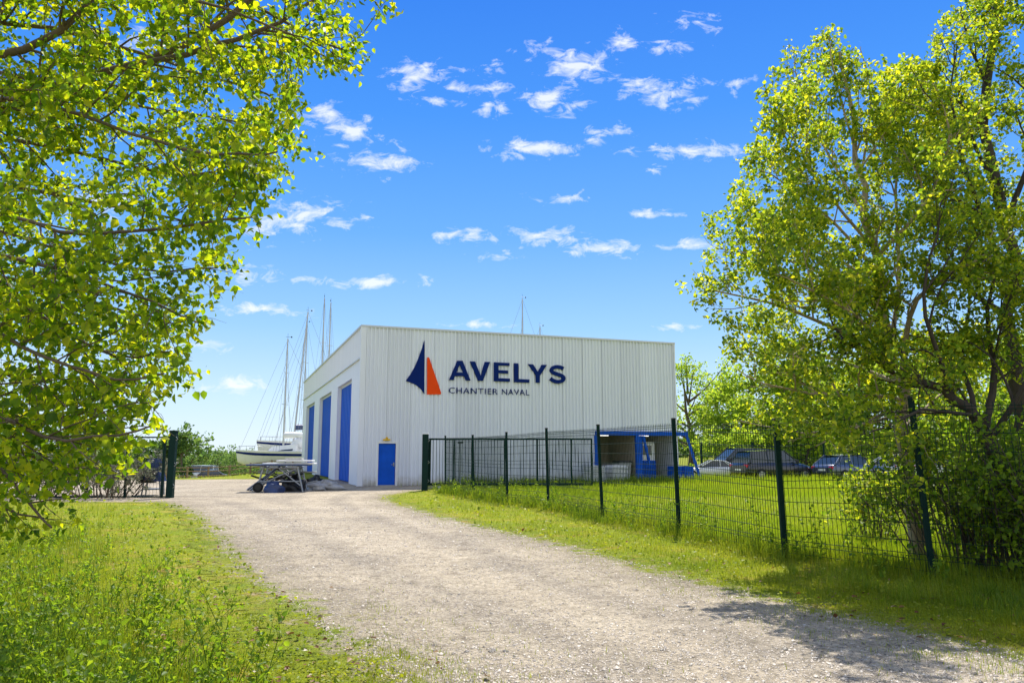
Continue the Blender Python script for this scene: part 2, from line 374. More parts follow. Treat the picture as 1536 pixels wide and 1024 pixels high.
def clad(name, L, z0, z1, pitch, dep, fn, openings=(), m='white_clad'):
    prof = [(0, 0), (.52, 0), (.62, -1), (.90, -1), (1, 0)]
    xs = []
    n = int(L/pitch)+1; pitch = L/n
    for i in range(n):
        for a, d in prof[:-1]: xs.append(((i+a)*pitch, d*dep))
    xs.append((L, 0))
    mb = MB()
    for (xa, da), (xb, db) in zip(xs[:-1], xs[1:]):
        segs = [(z0, z1)]; mid = (xa+xb)/2
        for ox0, ox1, oz0, oz1 in openings:
            if ox0 < mid < ox1:
                ns = []
                for a, b in segs:
                    if oz0 > a: ns.append((a, min(b, oz0)))
                    if oz1 < b: ns.append((max(a, oz1), b))
                segs = ns
        for a, b in segs: mb.add([fn(xa, da, a), fn(xb, db, a), fn(xb, db, b), fn(xa, da, b)], [(0, 1, 2, 3)])
    return mb.build(name, M[m], hall, fix=False)
dx0, _ = fac(565, 700); dx1, dz1 = fac(595.5, 663)
bx0, bz1 = fac(893, 651)
bz1 = fac(893, 652)[1]
clad('wall', W, .02, H-.05, .19, .035, lambda x, d, z: (x, d*2, z), [(dx0, dx1, -1, dz1), (bx0, W-.25, -1, bz1)])
# side wall: upper parapet band, lower piers
zt = side(538, 541)[1]
doors = [(side(527, 650)[0], side(506, 650)[0]), (side(496.5, 650)[0], side(479, 650)[0]), (side(471.5, 650)[0], side(459.5, 650)[0])]
dh = side(527, 569)[1]
clad('parapet_panel', D, zt+.04, H-.05, .28, .02, lambda x, d, z: (d-.10, x, z), m='white_panel')
mb = MB(); e = 0.0
cuts = [0.02]+[v for d in doors for v in d]+[D]
for i in range(0, len(cuts), 2):
    mb.box(-.06, .34, cuts[i], cuts[i+1], .02, dh-.001)
mb.box(-.058, .34, 0.02, D, dh, zt+.04)
mb.build('pier', M['white_panel'], hall)
mb = MB(); mb.box(-.15, -.06, -.02, D+.02, zt-.03, zt+.035)
mb.build('trim', M['trim'], hall)
for a, b in doors:
    mb = MB(); n = max(8, int((b-a)/.28)); st = (b-a-.04)/n
    for i in range(n):
        y0 = a+.02+i*st
        mb.box(.16+.02*(i % 2), .3, y0, y0+st-.012, .05, dh-.03)
    dd = mb.build('folding_door', M['blue_door'], hall)
    mb = MB(); mb.box(.13, .2, a+.001, a+.09, .02, dh-.002); mb.box(.13, .2, b-.09, b-.001, .02, dh-.002); mb.box(.13, .2, a+.091, b-.091, dh-.12, dh-.002)
    mb.build('door_frame', M['trim'], dd)
# corner flashings, eaves cap, base
mb = MB()
mb.box(-.16, .10, -.075, -.03, .02, H-.06); mb.box(-.165, -.13, -.03, .14, .02, H-.06); mb.build('corner_flashing', M['white_panel'], hall)
mb = MB()
mb.box(W-.1, W+.07, -.07, -.03, .02, H-.06); mb.box(W+.03, W+.07, -.03, .14, .02, H-.06)
mb.build('corner_flashing', M['white_panel'], hall)
mb = MB(); mb.box(-.17, W+.08, -.09, .16, H-.06, H+.03); mb.box(-.19, .13, .162, D+.05, H-.06, H+.03); mb.box(W-.12, W+.08, .162, D+.05, H-.06, H+.03)
mb.build('eaves_cap', M['trim'], hall)
mb = MB(); mb.box(.14, W-.13, .17, D, H-.5, H-.3); mb.build('roof', M['white_panel'], hall)
mb = MB(); mb.box(0, W, D, D+.1, 0, H-.061); mb.box(W-.03, W+.01, .17, D-.001, 0, H-.061); mb.build('rear_wall', M['white_panel'], hall)
# personnel door
mb = MB(); mb.bbox(dx0+.06, dx1-.06, .02, .07, .06, dz1-.06, .01)
d = mb.build('door', M['blue'], hall)
mb = MB()
mb.box(dx0-.04, dx0+.055, -.06, .09, .02, dz1+.04); mb.box(dx1-.055, dx1+.04, -.06, .09, .02, dz1+.04); mb.box(dx0+.056, dx1-.056, -.06, .09, dz1-.055, dz1+.04)
mb.build('frame', M['white'], d)
mb = MB(); mb.tube([(dx1-.13, 0.0, 1.0), (dx1-.13, -.06, 1.0), (dx1-.27, -.06, 1.0)], .014, 6); mb.box(dx1-.16, dx1-.10, -.002, .018, .92, 1.1); mb.build('handle', M['steel'], d)
lx, lz = fac(579.5, 659.5)
mb = MB(); mb.bbox(lx-.17, lx+.17, -.14, -.03, lz-.03, lz+.05, .02); mb.lathe([(.03,0),(.06,.02),(.06,.06),(.0,.1)], (lx, -.1, lz+.05), 10)
mb.build('door_lamp', M['yellow'], hall)
mb = MB(); mb.box(0.0, bx0, -.02, .1, -.2, .055); mb.build('plinth', M['concrete'], hall)
# emblem and lettering
def z2(u, v): return fac(590+u/5.12, 490+v/5.12)
FN = lambda u, v, d: (u, -d, v)
def plate(name, pts, m, d0=.045, d1=.085, par=None):
    mb = MB()
    for pl in (pts if isinstance(pts[0][0], tuple) else [pts]): mb.prism([z2(*p) for p in pl], FN, d0, d1)
    return mb.build(name, M[m], par or hall)
plate('navy_sail', [(236,106),(230,122),(216,168),(192,236),(161,308),(131,362),(92,416),(135,431),(170,447),(200,471),(221,495),(236,519)], 'navy')
plate('orange_sail', [(257,240),(262,235),(268,235),(274,243),(303,330),(335,420),(364,508),(362,517),(355,520),(256,520)], 'orange')
let = {
 'A': [[(424,410),(457,410),(506,290),(506,262),(487,262)], [(506,262),(527,262),(588,414),(552,413),(506,290)], [(481.5,352),(529.5,352),(540,381),(469.5,380)]],
 'V': [[(583,267),(622,268),(667,378),(664,416),(646,415)], [(697,271),(738,272),(683,416),(664,416),(667,378)]],
 'E': [[(768,274),(887,279),(887,302),(803,299),(803,334),(875,337),(875,361),(803,358),(803,395),(890,399),(890,423),(768,419)]],
 'L': [[(922,281),(954,283),(954,402),(1040,406),(1038,430),(924,427)]],
 'Y': [[(1029,288),(1068,290),(1104,348),(1134,293),(1173,294),(1120,377),(1119,431),(1089,430),(1089,374)]]}
for k, pl in let.items():
    plate('letter', pl if len(pl) > 1 else pl[0], 'navy', d1=.12)
sc = [(1300,324),(1281,313),(1256,308),(1228,312),(1210,325),(1208,341),(1223,355),(1256,366),(1289,377),(1305,394),(1298,411),(1277,422),(1252,424),(1224,416),(1200,398)]
def ribbon(cl, w):
    cl = [np.array(c, float) for c in cl]; l = []; r = []
    for i, c in enumerate(cl):
        t = cl[min(i+1, len(cl)-1)]-cl[max(i-1, 0)]; t /= np.linalg.norm(t); n = np.array([-t[1], t[0]])
        l.append(c+n*w/2); r.append(c-n*w/2)
    return l, r
def smooth_cl(cl, k=3):
    cl = np.array(cl, float)
    for _ in range(k):
        n = [cl[0]]
        for a, b in zip(cl[:-1], cl[1:]): n += [a*.75+b*.25, a*.25+b*.75]
        n.append(cl[-1]); cl = np.array(n)
    return cl
l, r = ribbon(smooth_cl(sc, 2), 28)
mb = MB(); n = len(l)
vs = [FN(*z2(*p), .045) for p in l]+[FN(*z2(*p), .045) for p in r]+[FN(*z2(*p), .12) for p in l]+[FN(*z2(*p), .12) for p in r]
fs = []
for i in range(n-1): fs += [(i, i+1, n+i+1, n+i), (2*n+i, 3*n+i, 3*n+i+1, 2*n+i+1), (i, 2*n+i, 2*n+i+1, i+1), (n+i, n+i+1, 3*n+i+1, 3*n+i)]
fs += [(0, n, 3*n, 2*n), (n-1, 3*n-1-0, 4*n-1, 2*n-1)] if False else [(0, n, 3*n, 2*n), (n-1, 2*n-1, 4*n-1, 3*n-1)]
mb.add(vs, fs); mb.build('letter', M['navy'], hall)
tx0, tz0 = z2(424, 510); tx1, _ = z2(1040, 524); _, tz1 = z2(424, 465)
def word(txt, xa, xb):
    cu = bpy.data.curves.new('tagline', 'FONT'); cu.body = txt; cu.extrude = .05; cu.space_character = 1.12; cu.offset = -.004
    to = bpy.data.objects.new('tmp_text', cu); COL.objects.link(to)
    dg = bpy.context.evaluated_depsgraph_get(); tm = bpy.data.meshes.new_from_object(to.evaluated_get(dg)); bpy.data.objects.remove(to)
    va = np.empty(len(tm.vertices)*3); tm.vertices.foreach_get('co', va); va = va.reshape(-1, 3); mn, mxx = va.min(0), va.max(0)
    nv = np.stack([xa+(va[:,0]-mn[0])/(mxx[0]-mn[0])*(xb-xa), -.045-.04*(va[:,2]-mn[2])/(mxx[2]-mn[2]), tz0+(va[:,1]-mn[1])/(mxx[1]-mn[1])*(tz1-tz0)], -1)
    tm.vertices.foreach_set('co', nv.ravel()); tm.update(); tm.materials.clear(); tm.materials.append(M['navy']); tm.name = 'tagline'
    o = bpy.data.objects.new('tagline', tm); COL.objects.link(o); o.parent = hall
word('CHANTIER', tx0, z2(797, 515)[0]); word('NAVAL', z2(829, 515)[0], tx1)
# open bay on the right end of the facade
mb = MB()
mb.box(bx0-.02, W+.7, -.14, .0, bz1-.01, bz1+.2)
mb.build('bay_beam', M['blue'], hall)
for px_ in ((891, 899), (953, 962)):
    a = fac(px_[0], 690)[0]; b = fac(px_[1], 690)[0]
    mb = MB(); mb.box(a, b, -.15, .02, 0, bz1-.022); mb.build('bay_post', M['blue'], hall)
for (xa, za), (xb, zb) in (((W+.55, bz1), (W+1.35, .1)), ((fac(962,662)[0], bz1-.03), (fac(972,700)[0], .9))):
    mb = MB(); mb.add([(xa-.06,-.26,za),(xa+.06,-.26,za),(xb+.06,-.26,zb),(xb-.06,-.26,zb),(xa-.06,-.15,za),(xa+.06,-.15,za),(xb+.06,-.15,zb),(xb-.06,-.15,zb)],
       [(0,3,2,1),(4,5,6,7),(0,1,5,4),(1,2,6,5),(2,3,7,6),(3,0,4,7)])
    mb.build('bay_brace', M['blue'], hall)
mb = MB(); mb.box(bx0, W-.05, 3.2, 3.3, 0, bz1+.1); mb.box(bx0-.1, bx0, .05, 3.2, 0, bz1+.1); mb.box(bx0, W-.05, .04, 3.2, bz1+.12, bz1+.2)
xm = fac(953, 690)[0]; mb.box(xm+.05, xm+.13, .05, 3.19, 0, bz1+.1)
mb.build('bay_lining', M['beige'], hall)
def emat(name, c, s):
    m, nt, out = newmat(name); e_ = nd(nt, 'ShaderNodeEmission'); e_.inputs[0].default_value = (*c, 1); e_.inputs[1].default_value = s; nt.links.new(e_.outputs[0], out.inputs[0]); return m
M['tube'] = emat('lamp_tube', (1, .97, .9), 1.6)
for px_ in (924, 986):
    a = fac(px_, 664)[0]; mb = MB(); mb.bbox(a-.3, a+.3, 1.4, 1.5, bz1-.01, bz1+.05, .02); mb.build('tube_lamp', M['tube'], hall)
def hall_pt(x, y, z=0): return Vector((C0.x+x*ca-y*sa, C0.y+x*sa+y*ca, z))
# things standing at the bay
def cube_tank(px0, px1, pyt, yoff, label, m='white'):
    x0 = fac(px0, 700)[0]; x1 = fac(px1, 700)[0]; h = fac(px0, pyt)[1]
    w = x1-x0
    t = thing('liquid_container', label, 'container', hall_pt(x0, yoff), ANG, 'white containers in front of the hall')
    mb = MB(); mb.bbox(.04, w-.04, .04, w-.04, .14, h-.05, .06); mb.lathe([(.1,0),(.1,.05)], (w/2, w/2, h-.05), 12); mb.build('tank', M[m], t)
    mb = MB()
    k = 6
    for i in range(k+1):
        q_ = w*i/k
        for yy in (0, w): mb.box(q_-.012, q_+.012, yy-.012, yy+.012, .12, h)
    for j in range(5):
        z = .14+(h-.16)*j/4
        mb.box(0, w, -.025, -.01, z-.012, z+.012); mb.box(0, w, w+.01, w+.025, z-.012, z+.012)
        for xx in (-.012, w+.002): mb.box(xx, xx+.012, -.012, w+.012, z-.012, z+.012)
    mb.build('cage', M['steel'], t)
    mb = MB(); mb.box(0, w, 0, w, .08, .12)
    for q_ in (0, w/2-.07, w-.14): mb.box(q_, q_+.14, 0, w, 0, .079)
    mb.build('pallet', M['wood'], t)
cube_tank(866, 890, 697, -1.5, 'white caged container on a pallet, left of the blue bay post')
cube_tank(900, 925, 696, -1.35, 'white caged container on a pallet, right of the first blue bay post')
x0 = fac(940, 700)[0]
t = thing('wheelie_bin', 'dark grey bin standing inside the open bay', 'bin', hall_pt(x0, .5), ANG)
mb = MB(); mb.add([(-.28,-.3,.06),(.28,-.3,.06),(.28,.3,.06),(-.28,.3,.06),(-.36,-.38,1.05),(.36,-.38,1.05),(.36,.38,1.05),(-.36,.38,1.05)], [(0,3,2,1),(4,5,6,7),(0,1,5,4),(1,2,6,5),(2,3,7,6),(3,0,4,7)]); mb.build('body', M['greytarp'], t)
mb = MB(); mb.bbox(-.39, .39, -.42, .4, 1.055, 1.13, .03); mb.build('lid', M['black'], t)
for s_ in (-1, 1): mb = MB(); mb.lathe([(.1,-.03),(.1,.03)], (s_*.3, .3, .1), 12, 'x'); mb.build('wheel', M['tyre'], t)
x0 = fac(981, 700)[0]
t = thing('standing_machine', 'white machine with dark window and blue lower casing in bay', 'machine', hall_pt(x0, 1.0), ANG)
mb = MB(); mb.bbox(-.5, .5, -.3, .35, 1.15, 2.15, .05); mb.build('upper_casing', M['white'], t)
mb = MB(); mb.bbox(-.3, .28, -.325, -.301, 1.45, 1.95, .01); mb.build('window', M['glass'], t)
mb = MB(); mb.bbox(-.55, .55, -.35, .4, 0, 1.149, .05); mb.build('lower_casing', M['blue'], t)
for k, (pa, pb, lab) in enumerate([(997, 1009, 'blue open crate beside the white machine, left of its pair'), (1012, 1026, 'blue open crate under the sloping blue brace at the hall corner')]):
    a = fac(pa, 700)[0]; b = fac(pb, 700)[0]; w = b-a
    t = thing('blue_crate', lab, 'crate', hall_pt(a, -.9), ANG, 'blue crates by the bay')
    mb = MB(); mb.box(0, w, 0, .03, .1, .85); mb.box(0, w, .6, .63, .1, .85); mb.box(0, .03, .031, .599, .1, .85); mb.box(w-.03, w, .031, .599, .1, .85); mb.box(.031, w-.031, .031, .599, .1, .13)
    for z in (.3, .5, .7): mb.box(-.01, w+.01, -.015, -.001, z, z+.04)
    mb.build('shell', M['blue'], t)
    mb = MB()
    for q_ in (.02, w-.1): mb.box(q_, q_+.08, 0, .63, 0, .099)
    mb.build('foot', M['black'], t)

# ---------------------------------------------------------------- fences and gates
fence = thing('mesh_fence', 'dark green wire mesh fence running from gate post to the right trees', 'fence', (0, 0, 0))
#            base px, base py, top px, top py
posts = [(668,738,668,654),(710.5,745,709,653),(761,755,759.5,649),(822.5,762,819.5,643),(904,779,897,638),(1019,801,1010,629),(1178,836,1163,630),(1400,868,1366,597)]
PT = []
for i, (bx, by, tx, ty) in enumerate(posts):
    b = G(bx, by, 0); t_ = P(tx, ty, b.y); PT.append((b, t_))
    r_ = (.036 if i else .03) if i < 7 else .027
    mb = MB()
    ax = (t_-b)
    vs = []
    for p_, z_ in ((b-ax*.05, 0), (t_, 1)):
        for sx, sy in ((-1,-1),(1,-1),(1,1),(-1,1)): vs.append(p_+Vector((sx*r_, sy*r_*1.1, 0)))
    mb.add(vs, [(0,3,2,1),(4,5,6,7),(0,1,5,4),(1,2,6,5),(2,3,7,6),(3,0,4,7)])
    po = mb.build('post', M['green_steel'], fence)
    mb = MB(); q_ = t_; mb.bbox(q_.x-r_*1.15, q_.x+r_*1.15, q_.y-r_*1.25, q_.y+r_*1.25, q_.z, q_.z+.03, .01); mb.build('cap', M['black'], po)
b = Vector((9.5, 6.2, 0)); PT.append((b, b+Vector((0, 0, 2.1))))
mb = MB(); mb.box(b.x-.035, b.x+.035, b.y-.04, b.y+.04, -.1, 2.1); mb.build('post', M['green_steel'], fence)
def panel(a, b, parent, hfrac=(0.02, .97), sp_=.07, w=.0032, folds=True):
    (b0, t0), (b1, t1) = a, b
    L_ = (b1-b0).length; n = int(L_/sp_); mb = MB(); nrm = Vector(((b1-b0).y, -(b1-b0).x, 0)).normalized()
    for i in range(1, n):
        f = i/n; p = b0.lerp(b1, f); q_ = t0.lerp(t1, f)
        mb.tube([p.lerp(q_, hfrac[0]), p.lerp(q_, hfrac[1])], w, 3, False, False)
    hs = [hfrac[0]+.02, .1, .2, .3, .4, .5, .6, .7, .8, .9, hfrac[1]-.02]
    for h in hs:
        mb.tube([b0.lerp(t0, h)+nrm*.008, b1.lerp(t1, h)+nrm*.008], w*1.15, 3, False, False)
    if folds:
        for h in (.13, .55, .93):
            mb.tube([b0.lerp(t0, h)+nrm*.035, b1.lerp(t1, h)+nrm*.035], w*1.15, 3, False, False)
    return mb.build('mesh_panel', M['wire'], parent, fix=False)
for i in range(len(PT)-1): panel(PT[i], PT[i+1], fence, w=.0034+.00009*PT[i][0].y)
# massive gate posts
def gatepost(px, by, ty, w, label):
    b = G(px, by); h = P(px, ty, b.y).z
    t = thing('gate_post', label, 'gate post', b, 0, 'thick green gate posts')
    mb = MB(); mb.bbox(-w/2, w/2, -w/2, w/2, -.05, h, .015); mb.build('column', M['green_steel'], t)
    mb = MB(); mb.bbox(-w/2-.012, w/2+.012, -w/2-.012, w/2+.012, h+.001, h+.04, .015); mb.build('cap', M['white'] if px > 500 else M['green_steel'], t)
    for z in (.4, h*.5, h-.25): mb = MB(); mb.tube([(w/2, -.06, z-.06), (w/2+.07, -.06, z), (w/2, -.06, z+.06)], .014, 5); mb.build('hinge_loop', M['steel'], t)
    return b, h
gb, gh = gatepost(637, 735.5, 651, .24, 'thick dark green gate post with pale cap beside the open sliding gate')
lb, lh = gatepost(254.5, 746.5, 647, .22, 'thick dark green gate post at the left edge of the gravel opening')
# sliding gate
gt = thing('sliding_gate', 'open dark green sliding gate with vertical bars behind the fence', 'gate', (0, gb.y+.25, 0))
Yg = gb.y+.25
X0 = P(641, 700, Yg).x; X1 = P(889, 700, Yg).x; zt_ = P(700, 657, Yg).z; zb_ = P(700, 724, Yg).z
mb = MB(); mb.box(X0, X1, -.04, .04, zt_-.07, zt_); mb.box(X0, X1, -.05, .05, zb_-.1, zb_)
mb.box(X0, X0+.07, -.039, .039, zb_, zt_-.07); mb.box(X1-.07, X1, -.039, .039, zb_, zt_-.07)
mb.build('frame', M['green_steel'], gt)
for px_ in (643, 679, 706, 755, 804, 855):
    x = P(px_+2, 690, Yg).x; mb = MB(); mb.box(x-.035, x+.035, -.034, .034, zb_, zt_-.071); mb.build('upright', M['green_steel'], gt)
mb = MB(); x = X0+.1
while x < X1-.1:
    mb.tube([(x, 0, zb_), (x, 0, zt_-.07)], .011, 4, False); x += .135
mb.build('bars', M['green_steel'], gt)
for x in (X0+.5, X1-.5):
    mb = MB(); mb.lathe([(.09, -.03), (.09, .03)], (x, 0, zb_-.19), 14, 'y'); mb.box(x-.14, x+.14, -.05, .05, -.05, zb_-.28 if zb_ > .3 else .02); mb.build('roller', M['steel'], gt)
# small camera post by gate
t = thing('sensor_post', 'thin grey pole with dark sensor head against the hall wall', 'pole', P(690, 723, Yg+1.4)*1)
t.location.z = 0
mb = MB(); mb.tube([(0,0,0),(0,0,1.95)], .035, 8); mb.build('pole', M['steel'], t)
mb = MB(); mb.bbox(-.12, .12, -.08, .08, 1.951, 2.03, .02); mb.build('head', M['black'], t)
# left fixed leaf
lg = thing('frame_fence', 'dark green framed mesh fence left of the left gate post', 'fence', (0, lb.y, 0))
Xa = P(60, 700, lb.y).x; Xb = lb.x-.13; zt2 = P(200, 654.5, lb.y).z; zb2 = P(200, 744, lb.y).z
mb = MB(); mb.box(Xa-6, Xb, -.025, .025, zt2-.05, zt2); mb.box(Xa-6, Xb, -.025, .025, zb2-.04, zb2+.01); mb.build('rail', M['green_steel'], lg)
for px_ in (245, 190, 132, 60, -40):
    x = P(px_, 700, lb.y).x; mb = MB(); mb.box(x-.035, x+.035, -.034, .034, -.1, zt2+.02); mb.build('post', M['green_steel'], lg)
mb = MB(); x = Xa-6
while x < Xb: mb.tube([(x, 0, zb2), (x, 0, zt2-.05)], .006, 3, False, False); x += .12
for k in range(1, 9): z = zb2+(zt2-zb2)*k/9; mb.tube([(Xa-6, .01, z), (Xb, .01, z)], .006, 3, False, False)
mb.build('mesh_panel', M['wire'], lg, fix=False)
# meadow back fence (far, in front of the cars)
bf = thing('boundary_fence', 'thin dark mesh fence behind the cars along the tree line', 'fence', (0, 0, 0))
ps = [(1053, 700), (1130, 700), (1237, 700), (1330, 700), (1440, 700), (1560, 700)]
pp = []
for px_, _ in ps:
    b = P(px_, 700, 51.0); b.z = 0; pp.append((b, b+Vector((0, 0, 2.2))))
    mb = MB(); mb.box(b.x-.06, b.x+.06, b.y-.05, b.y+.05, 0, 2.25); mb.build('post', M['green_steel'], bf)
for a, b in zip(pp[:-1], pp[1:]): panel(a, b, bf, sp_=.22, w=.008, folds=False)
# low rail fence far left
rf = thing('paddock_fence', 'low dark rail fence across the far left of the yard', 'fence', (0, 0, 0))
for k in range(17):
    x = -44+k*1.8; y = 66.0; z = float(zg(np.array(x), np.array(y)))
    mb = MB(); mb.box(x-.06, x+.06, y-.06, y+.06, z-.1, z+1.15); mb.build('post', M['wood'], rf)
mb = MB()
xs_ = [-44+k*1.8 for k in range(17)]
for h in (.35, .75, 1.05):
    mb.tube([(x, 65.92, float(zg(np.array(x), np.array(66.)))+h) for x in xs_], .035, 5)
mb.build('rail', M['wood'], rf)

# ---------------------------------------------------------------- boats
def sailboat(loc, rz, L_, mast_h, label, lean=0, cover='tarp', mastx=.12, beam=.3, zoff=.75, hs=1.3):
    t = thing('sailing_boat', label, 'sailboat', loc, rz, 'laid up sailing boats behind the hall')
    st = 11; rings = []
    mb = MB(); vs = []; nrg = 9
    for i in range(st):
        f = i/(st-1)  # 0 stern .. 1 bow
        x = -L_/2+f*L_
        w = L_*beam/2*(.78+.30*math.sin(min(1, f*1.25)*PI*.62))*(1-max(0, (f-.45)/.55)**2.2)
        w = max(w, .02); sh = (1.05+.25*f**2+.12*(1-f))*hs
        keel = .0+.55*max(0, (f-.72)/.28)**2+.35*max(0, (.2-f)/.2)
        for k in range(nrg):
            a = -PI/2+PI*k/(nrg-1)
            yy = math.sin(a)*w; zz = sh-(sh-keel)*(max(0, math.cos(a))**.6)
            vs.append((x+(.35*f**6)*(zz/sh), yy*(.86+.14*zz/sh), zz+zoff))
    fs = []
    for i in range(st-1):
        for k in range(nrg-1): fs.append((i*nrg+k, i*nrg+k+1, (i+1)*nrg+k+1, (i+1)*nrg+k))
    mb.add(vs, fs, True); mb.add(vs[:nrg], [tuple(range(nrg))])
    deck = []
    for i in range(st): deck += [vs[i*nrg], vs[i*nrg+nrg-1]]
    dv = [(a[0], a[1], a[2]+.01) for a in deck]
    mb.add(dv, [(2*i, 2*i+1, 2*i+3, 2*i+2) for i in range(st-1)])
    hull = mb.build('hull', M['gelcoat'], t)
    zd = 1.15*hs+zoff-.08
    mb = MB(); sv = []
    for i in range(st):
        for z_, e_ in ((.66, 0), (.76, 0)):
            for sd__ in (0, 1):
                a_ = Vector(vs[i*nrg+(0 if sd__ == 0 else nrg-1)]); b_ = Vector(vs[i*nrg+(1 if sd__ == 0 else nrg-2)])
                p_ = b_.lerp(a_, z_ if False else (.55 if z_ < .7 else .8)); sv.append((p_.x, p_.y+(-.02 if sd__ == 0 else .02), p_.z))
    fs_ = []
    for i in range(st-1):
        for sd__ in (0, 1): fs_.append((i*4+sd__, i*4+2+sd__, (i+1)*4+2+sd__, (i+1)*4+sd__))
    mb.add(sv, fs_); mb.build('hull_stripe', M['navy'], hull, fix=False)
    rb_ = np.random.default_rng(int(L_*100))
    for k in range(6):
        gx_ = L_*rb_.uniform(-.42, .36); hw_ = rb_.uniform(.12, .35); gh_ = rb_.uniform(.15, .5)
        mb = MB(); mb.tube([(gx_-hw_, rb_.uniform(-.4, .4), zd+.08), (gx_, rb_.uniform(-.3, .3), zd+gh_), (gx_+hw_, rb_.uniform(-.4, .4), zd+.1)], [.1, .17, .09], 7); mb.build('deck_gear', M[['wood', 'greytarp', 'black', 'tarp', 'white', 'greytarp'][k]], t)
    mb = MB(); c0 = -L_*.12; c1 = L_*.2; cw = L_*beam*.3
    mb.add([(c0,-cw,zd),(c1,-cw*.6,zd),(c1,cw*.6,zd),(c0,cw,zd),(c0+.15,-cw*.85,zd+.75),(c1-.5,-cw*.5,zd+.55),(c1-.5,cw*.5,zd+.55),(c0+.15,cw*.85,zd+.75)], [(0,3,2,1),(4,5,6,7),(0,1,5,4),(1,2,6,5),(2,3,7,6),(3,0,4,7)])
    cab = mb.build('cabin', M['gelcoat'], t)
    for s_ in (-1, 1): mb = MB(); mb.add([(c0+.4,s_*(cw*.93+.02),zd+.18),(c1-.9,s_*(cw*.66+.02),zd+.16),(c1-.9,s_*(cw*.62+.02),zd+.3),(c0+.4,s_*(cw*.86+.02),zd+.36)], [(0,1,2,3)]); mb.build('window', M['glass'], cab)
    mb = MB(); mb.tube([(c0-.9, 0, zd+.5), (c0-.3, 0, zd+.75), (c0+.35, 0, zd+.8), (c0+.9, 0, zd+.5)], [cw*.35, cw*.55, cw*.55, cw*.3], 10); mb.build('canvas_hood', M[cover], t)
    mx_ = L_*mastx; tip = Vector((mx_+lean, 0, mast_h))
    mb = MB(); mb.tube([(mx_, 0, zd+.2), tip], [.09, .06], 8); mast = mb.build('mast', M['alu'], t)
    for hf in (.42, .7):
        mb = MB(); p = Vector((mx_, 0, zd)).lerp(tip, hf); mb.tube([p+Vector((0,-.75*(1.2-hf),0)), p+Vector((0,.75*(1.2-hf),0))], .025, 5); mb.build('spreader', M['alu'], mast)
    mb = MB(); mb.tube([tip, tip+Vector((0,0,.5))], .012, 4); mb.tube([tip+Vector((-.35,0,.15)), tip+Vector((.2,0,.2))], .012, 4); mb.bbox(tip.x-.42, tip.x-.3, -.03, .03, tip.z+.1, tip.z+.22, .01)
    mb.build('wind_vane', M['black'], mast)
    mb = MB(); bz = zd+1.35
    mb.tube([(mx_, 0, bz), (mx_-L_*.36, 0, bz)], .05, 6); mb.build('boom', M['alu'], t)
    mb = MB(); mb.tube([(mx_-.1, 0, bz+.16), (mx_-L_*.1, 0, bz+.2), (mx_-L_*.25, 0, bz+.14), (mx_-L_*.35, 0, bz+.08)], [.28, .26, .2, .08], 8); mb.build('sail_cover', M[cover], t)
    mb = MB(); w_ = .012
    mb.tube([tip-Vector((0,0,.1)), (L_*.5, 0, zd+.2)], w_, 3, False, False); mb.tube([tip, (-L_*.5, 0, zd+.1)], w_, 3, False, False)
    for s_ in (-1, 1):
        for hf, q_ in ((1, 0), (.7, -.3), (.42, .3)):
            p = Vector((mx_, 0, zd)).lerp(tip, hf); mb.tube([p, (mx_+q_, s_*L_*beam*.44, zd)], w_, 3, False, False)
    mb.tube([Vector((mx_, 0, zd)).lerp(tip, .8), (L_*.36, 0, zd+.1)], w_, 3, False, False)
    mb.build('rigging', M['rope'], t, fix=False)
    for e_, a0, a1 in ((1, .30, .5), (-1, -.5, -.28)):
        mb = MB()
        for s_ in (-1, 1):
            for f in np.linspace(a0, a1, 3):
                yy = s_*L_*beam*.40*(1-max(0, (f-.05)/.45)**2*.95); mb.tube([(L_*f, yy, zd-.02), (L_*f, yy, zd+.6)], .015, 4)
        mb.tube([(L_*a0, L_*beam*.40*(1-max(0,(a0-.05)/.45)**2*.95), zd+.6), (L_*a1, .1, zd+.6), (L_*a0, -L_*beam*.40*(1-max(0,(a0-.05)/.45)**2*.95), zd+.6)], .015, 4)
        mb.build('railing', M['steel'], t)
    mb = MB()
    for f in (-.28, .22):
        for s_ in (-1, 1):
            mb.tube([(L_*f, s_*1.0, -.1), (L_*f, s_*L_*beam*.33, zoff+.35)], .05, 5)
        mb.box(L_*f-.08, L_*f+.08, -1.2, 1.2, -.1, .08)
    mb.box(-L_*.15, L_*.1, -.12, .12, 0, zoff+.2)
    mb.build('cradle', M['steel'], t)
    return t
def gl(px, Y):
    p = P(px, 690, Y); p.z = float(zg(np.array(p.x), np.array(p.y))); return p
def mh(py, Y, base): return P(500, py, Y).z-base
a = gl(433, 67.5); sailboat(a, PI-.2, 9.6, mh(508, 67.5, a.z), 'white sailboat with its bow pointing left, nearest in the laid up row', mastx=.06, zoff=.25, cover='white')
a = gl(466, 73); sailboat(a, PI+.55, 9.5, mh(469, 73, a.z), 'white sailboat with blue sail cover behind the nearest boat', lean=-.9, mastx=.18, zoff=1.1)
a = gl(440, 86); sailboat(a, PI-.5, 10.5, mh(486, 86, a.z), 'white sailboat with grey sail cover, its mast closest to the hall corner', mastx=-.12, zoff=1.0, cover='greytarp')
a = gl(478, 82); sailboat(a, PI/2+.2, 11, mh(443, 82, 0), 'sailboat whose thick tall mast rises over the hall side wall, left of two', zoff=.9, mastx=.0)
a = gl(488, 84); sailboat(a, PI/2+.1, 11, mh(450, 84, 0), 'sailboat whose mast rises over the hall side wall, right of two', zoff=.9, mastx=.0)
a = gl(784, 80); sailboat(a, PI+.3, 11, mh(448, 80, 0), 'sailboat whose mast top shows above the middle of the hall roof', zoff=.9, mastx=.0)
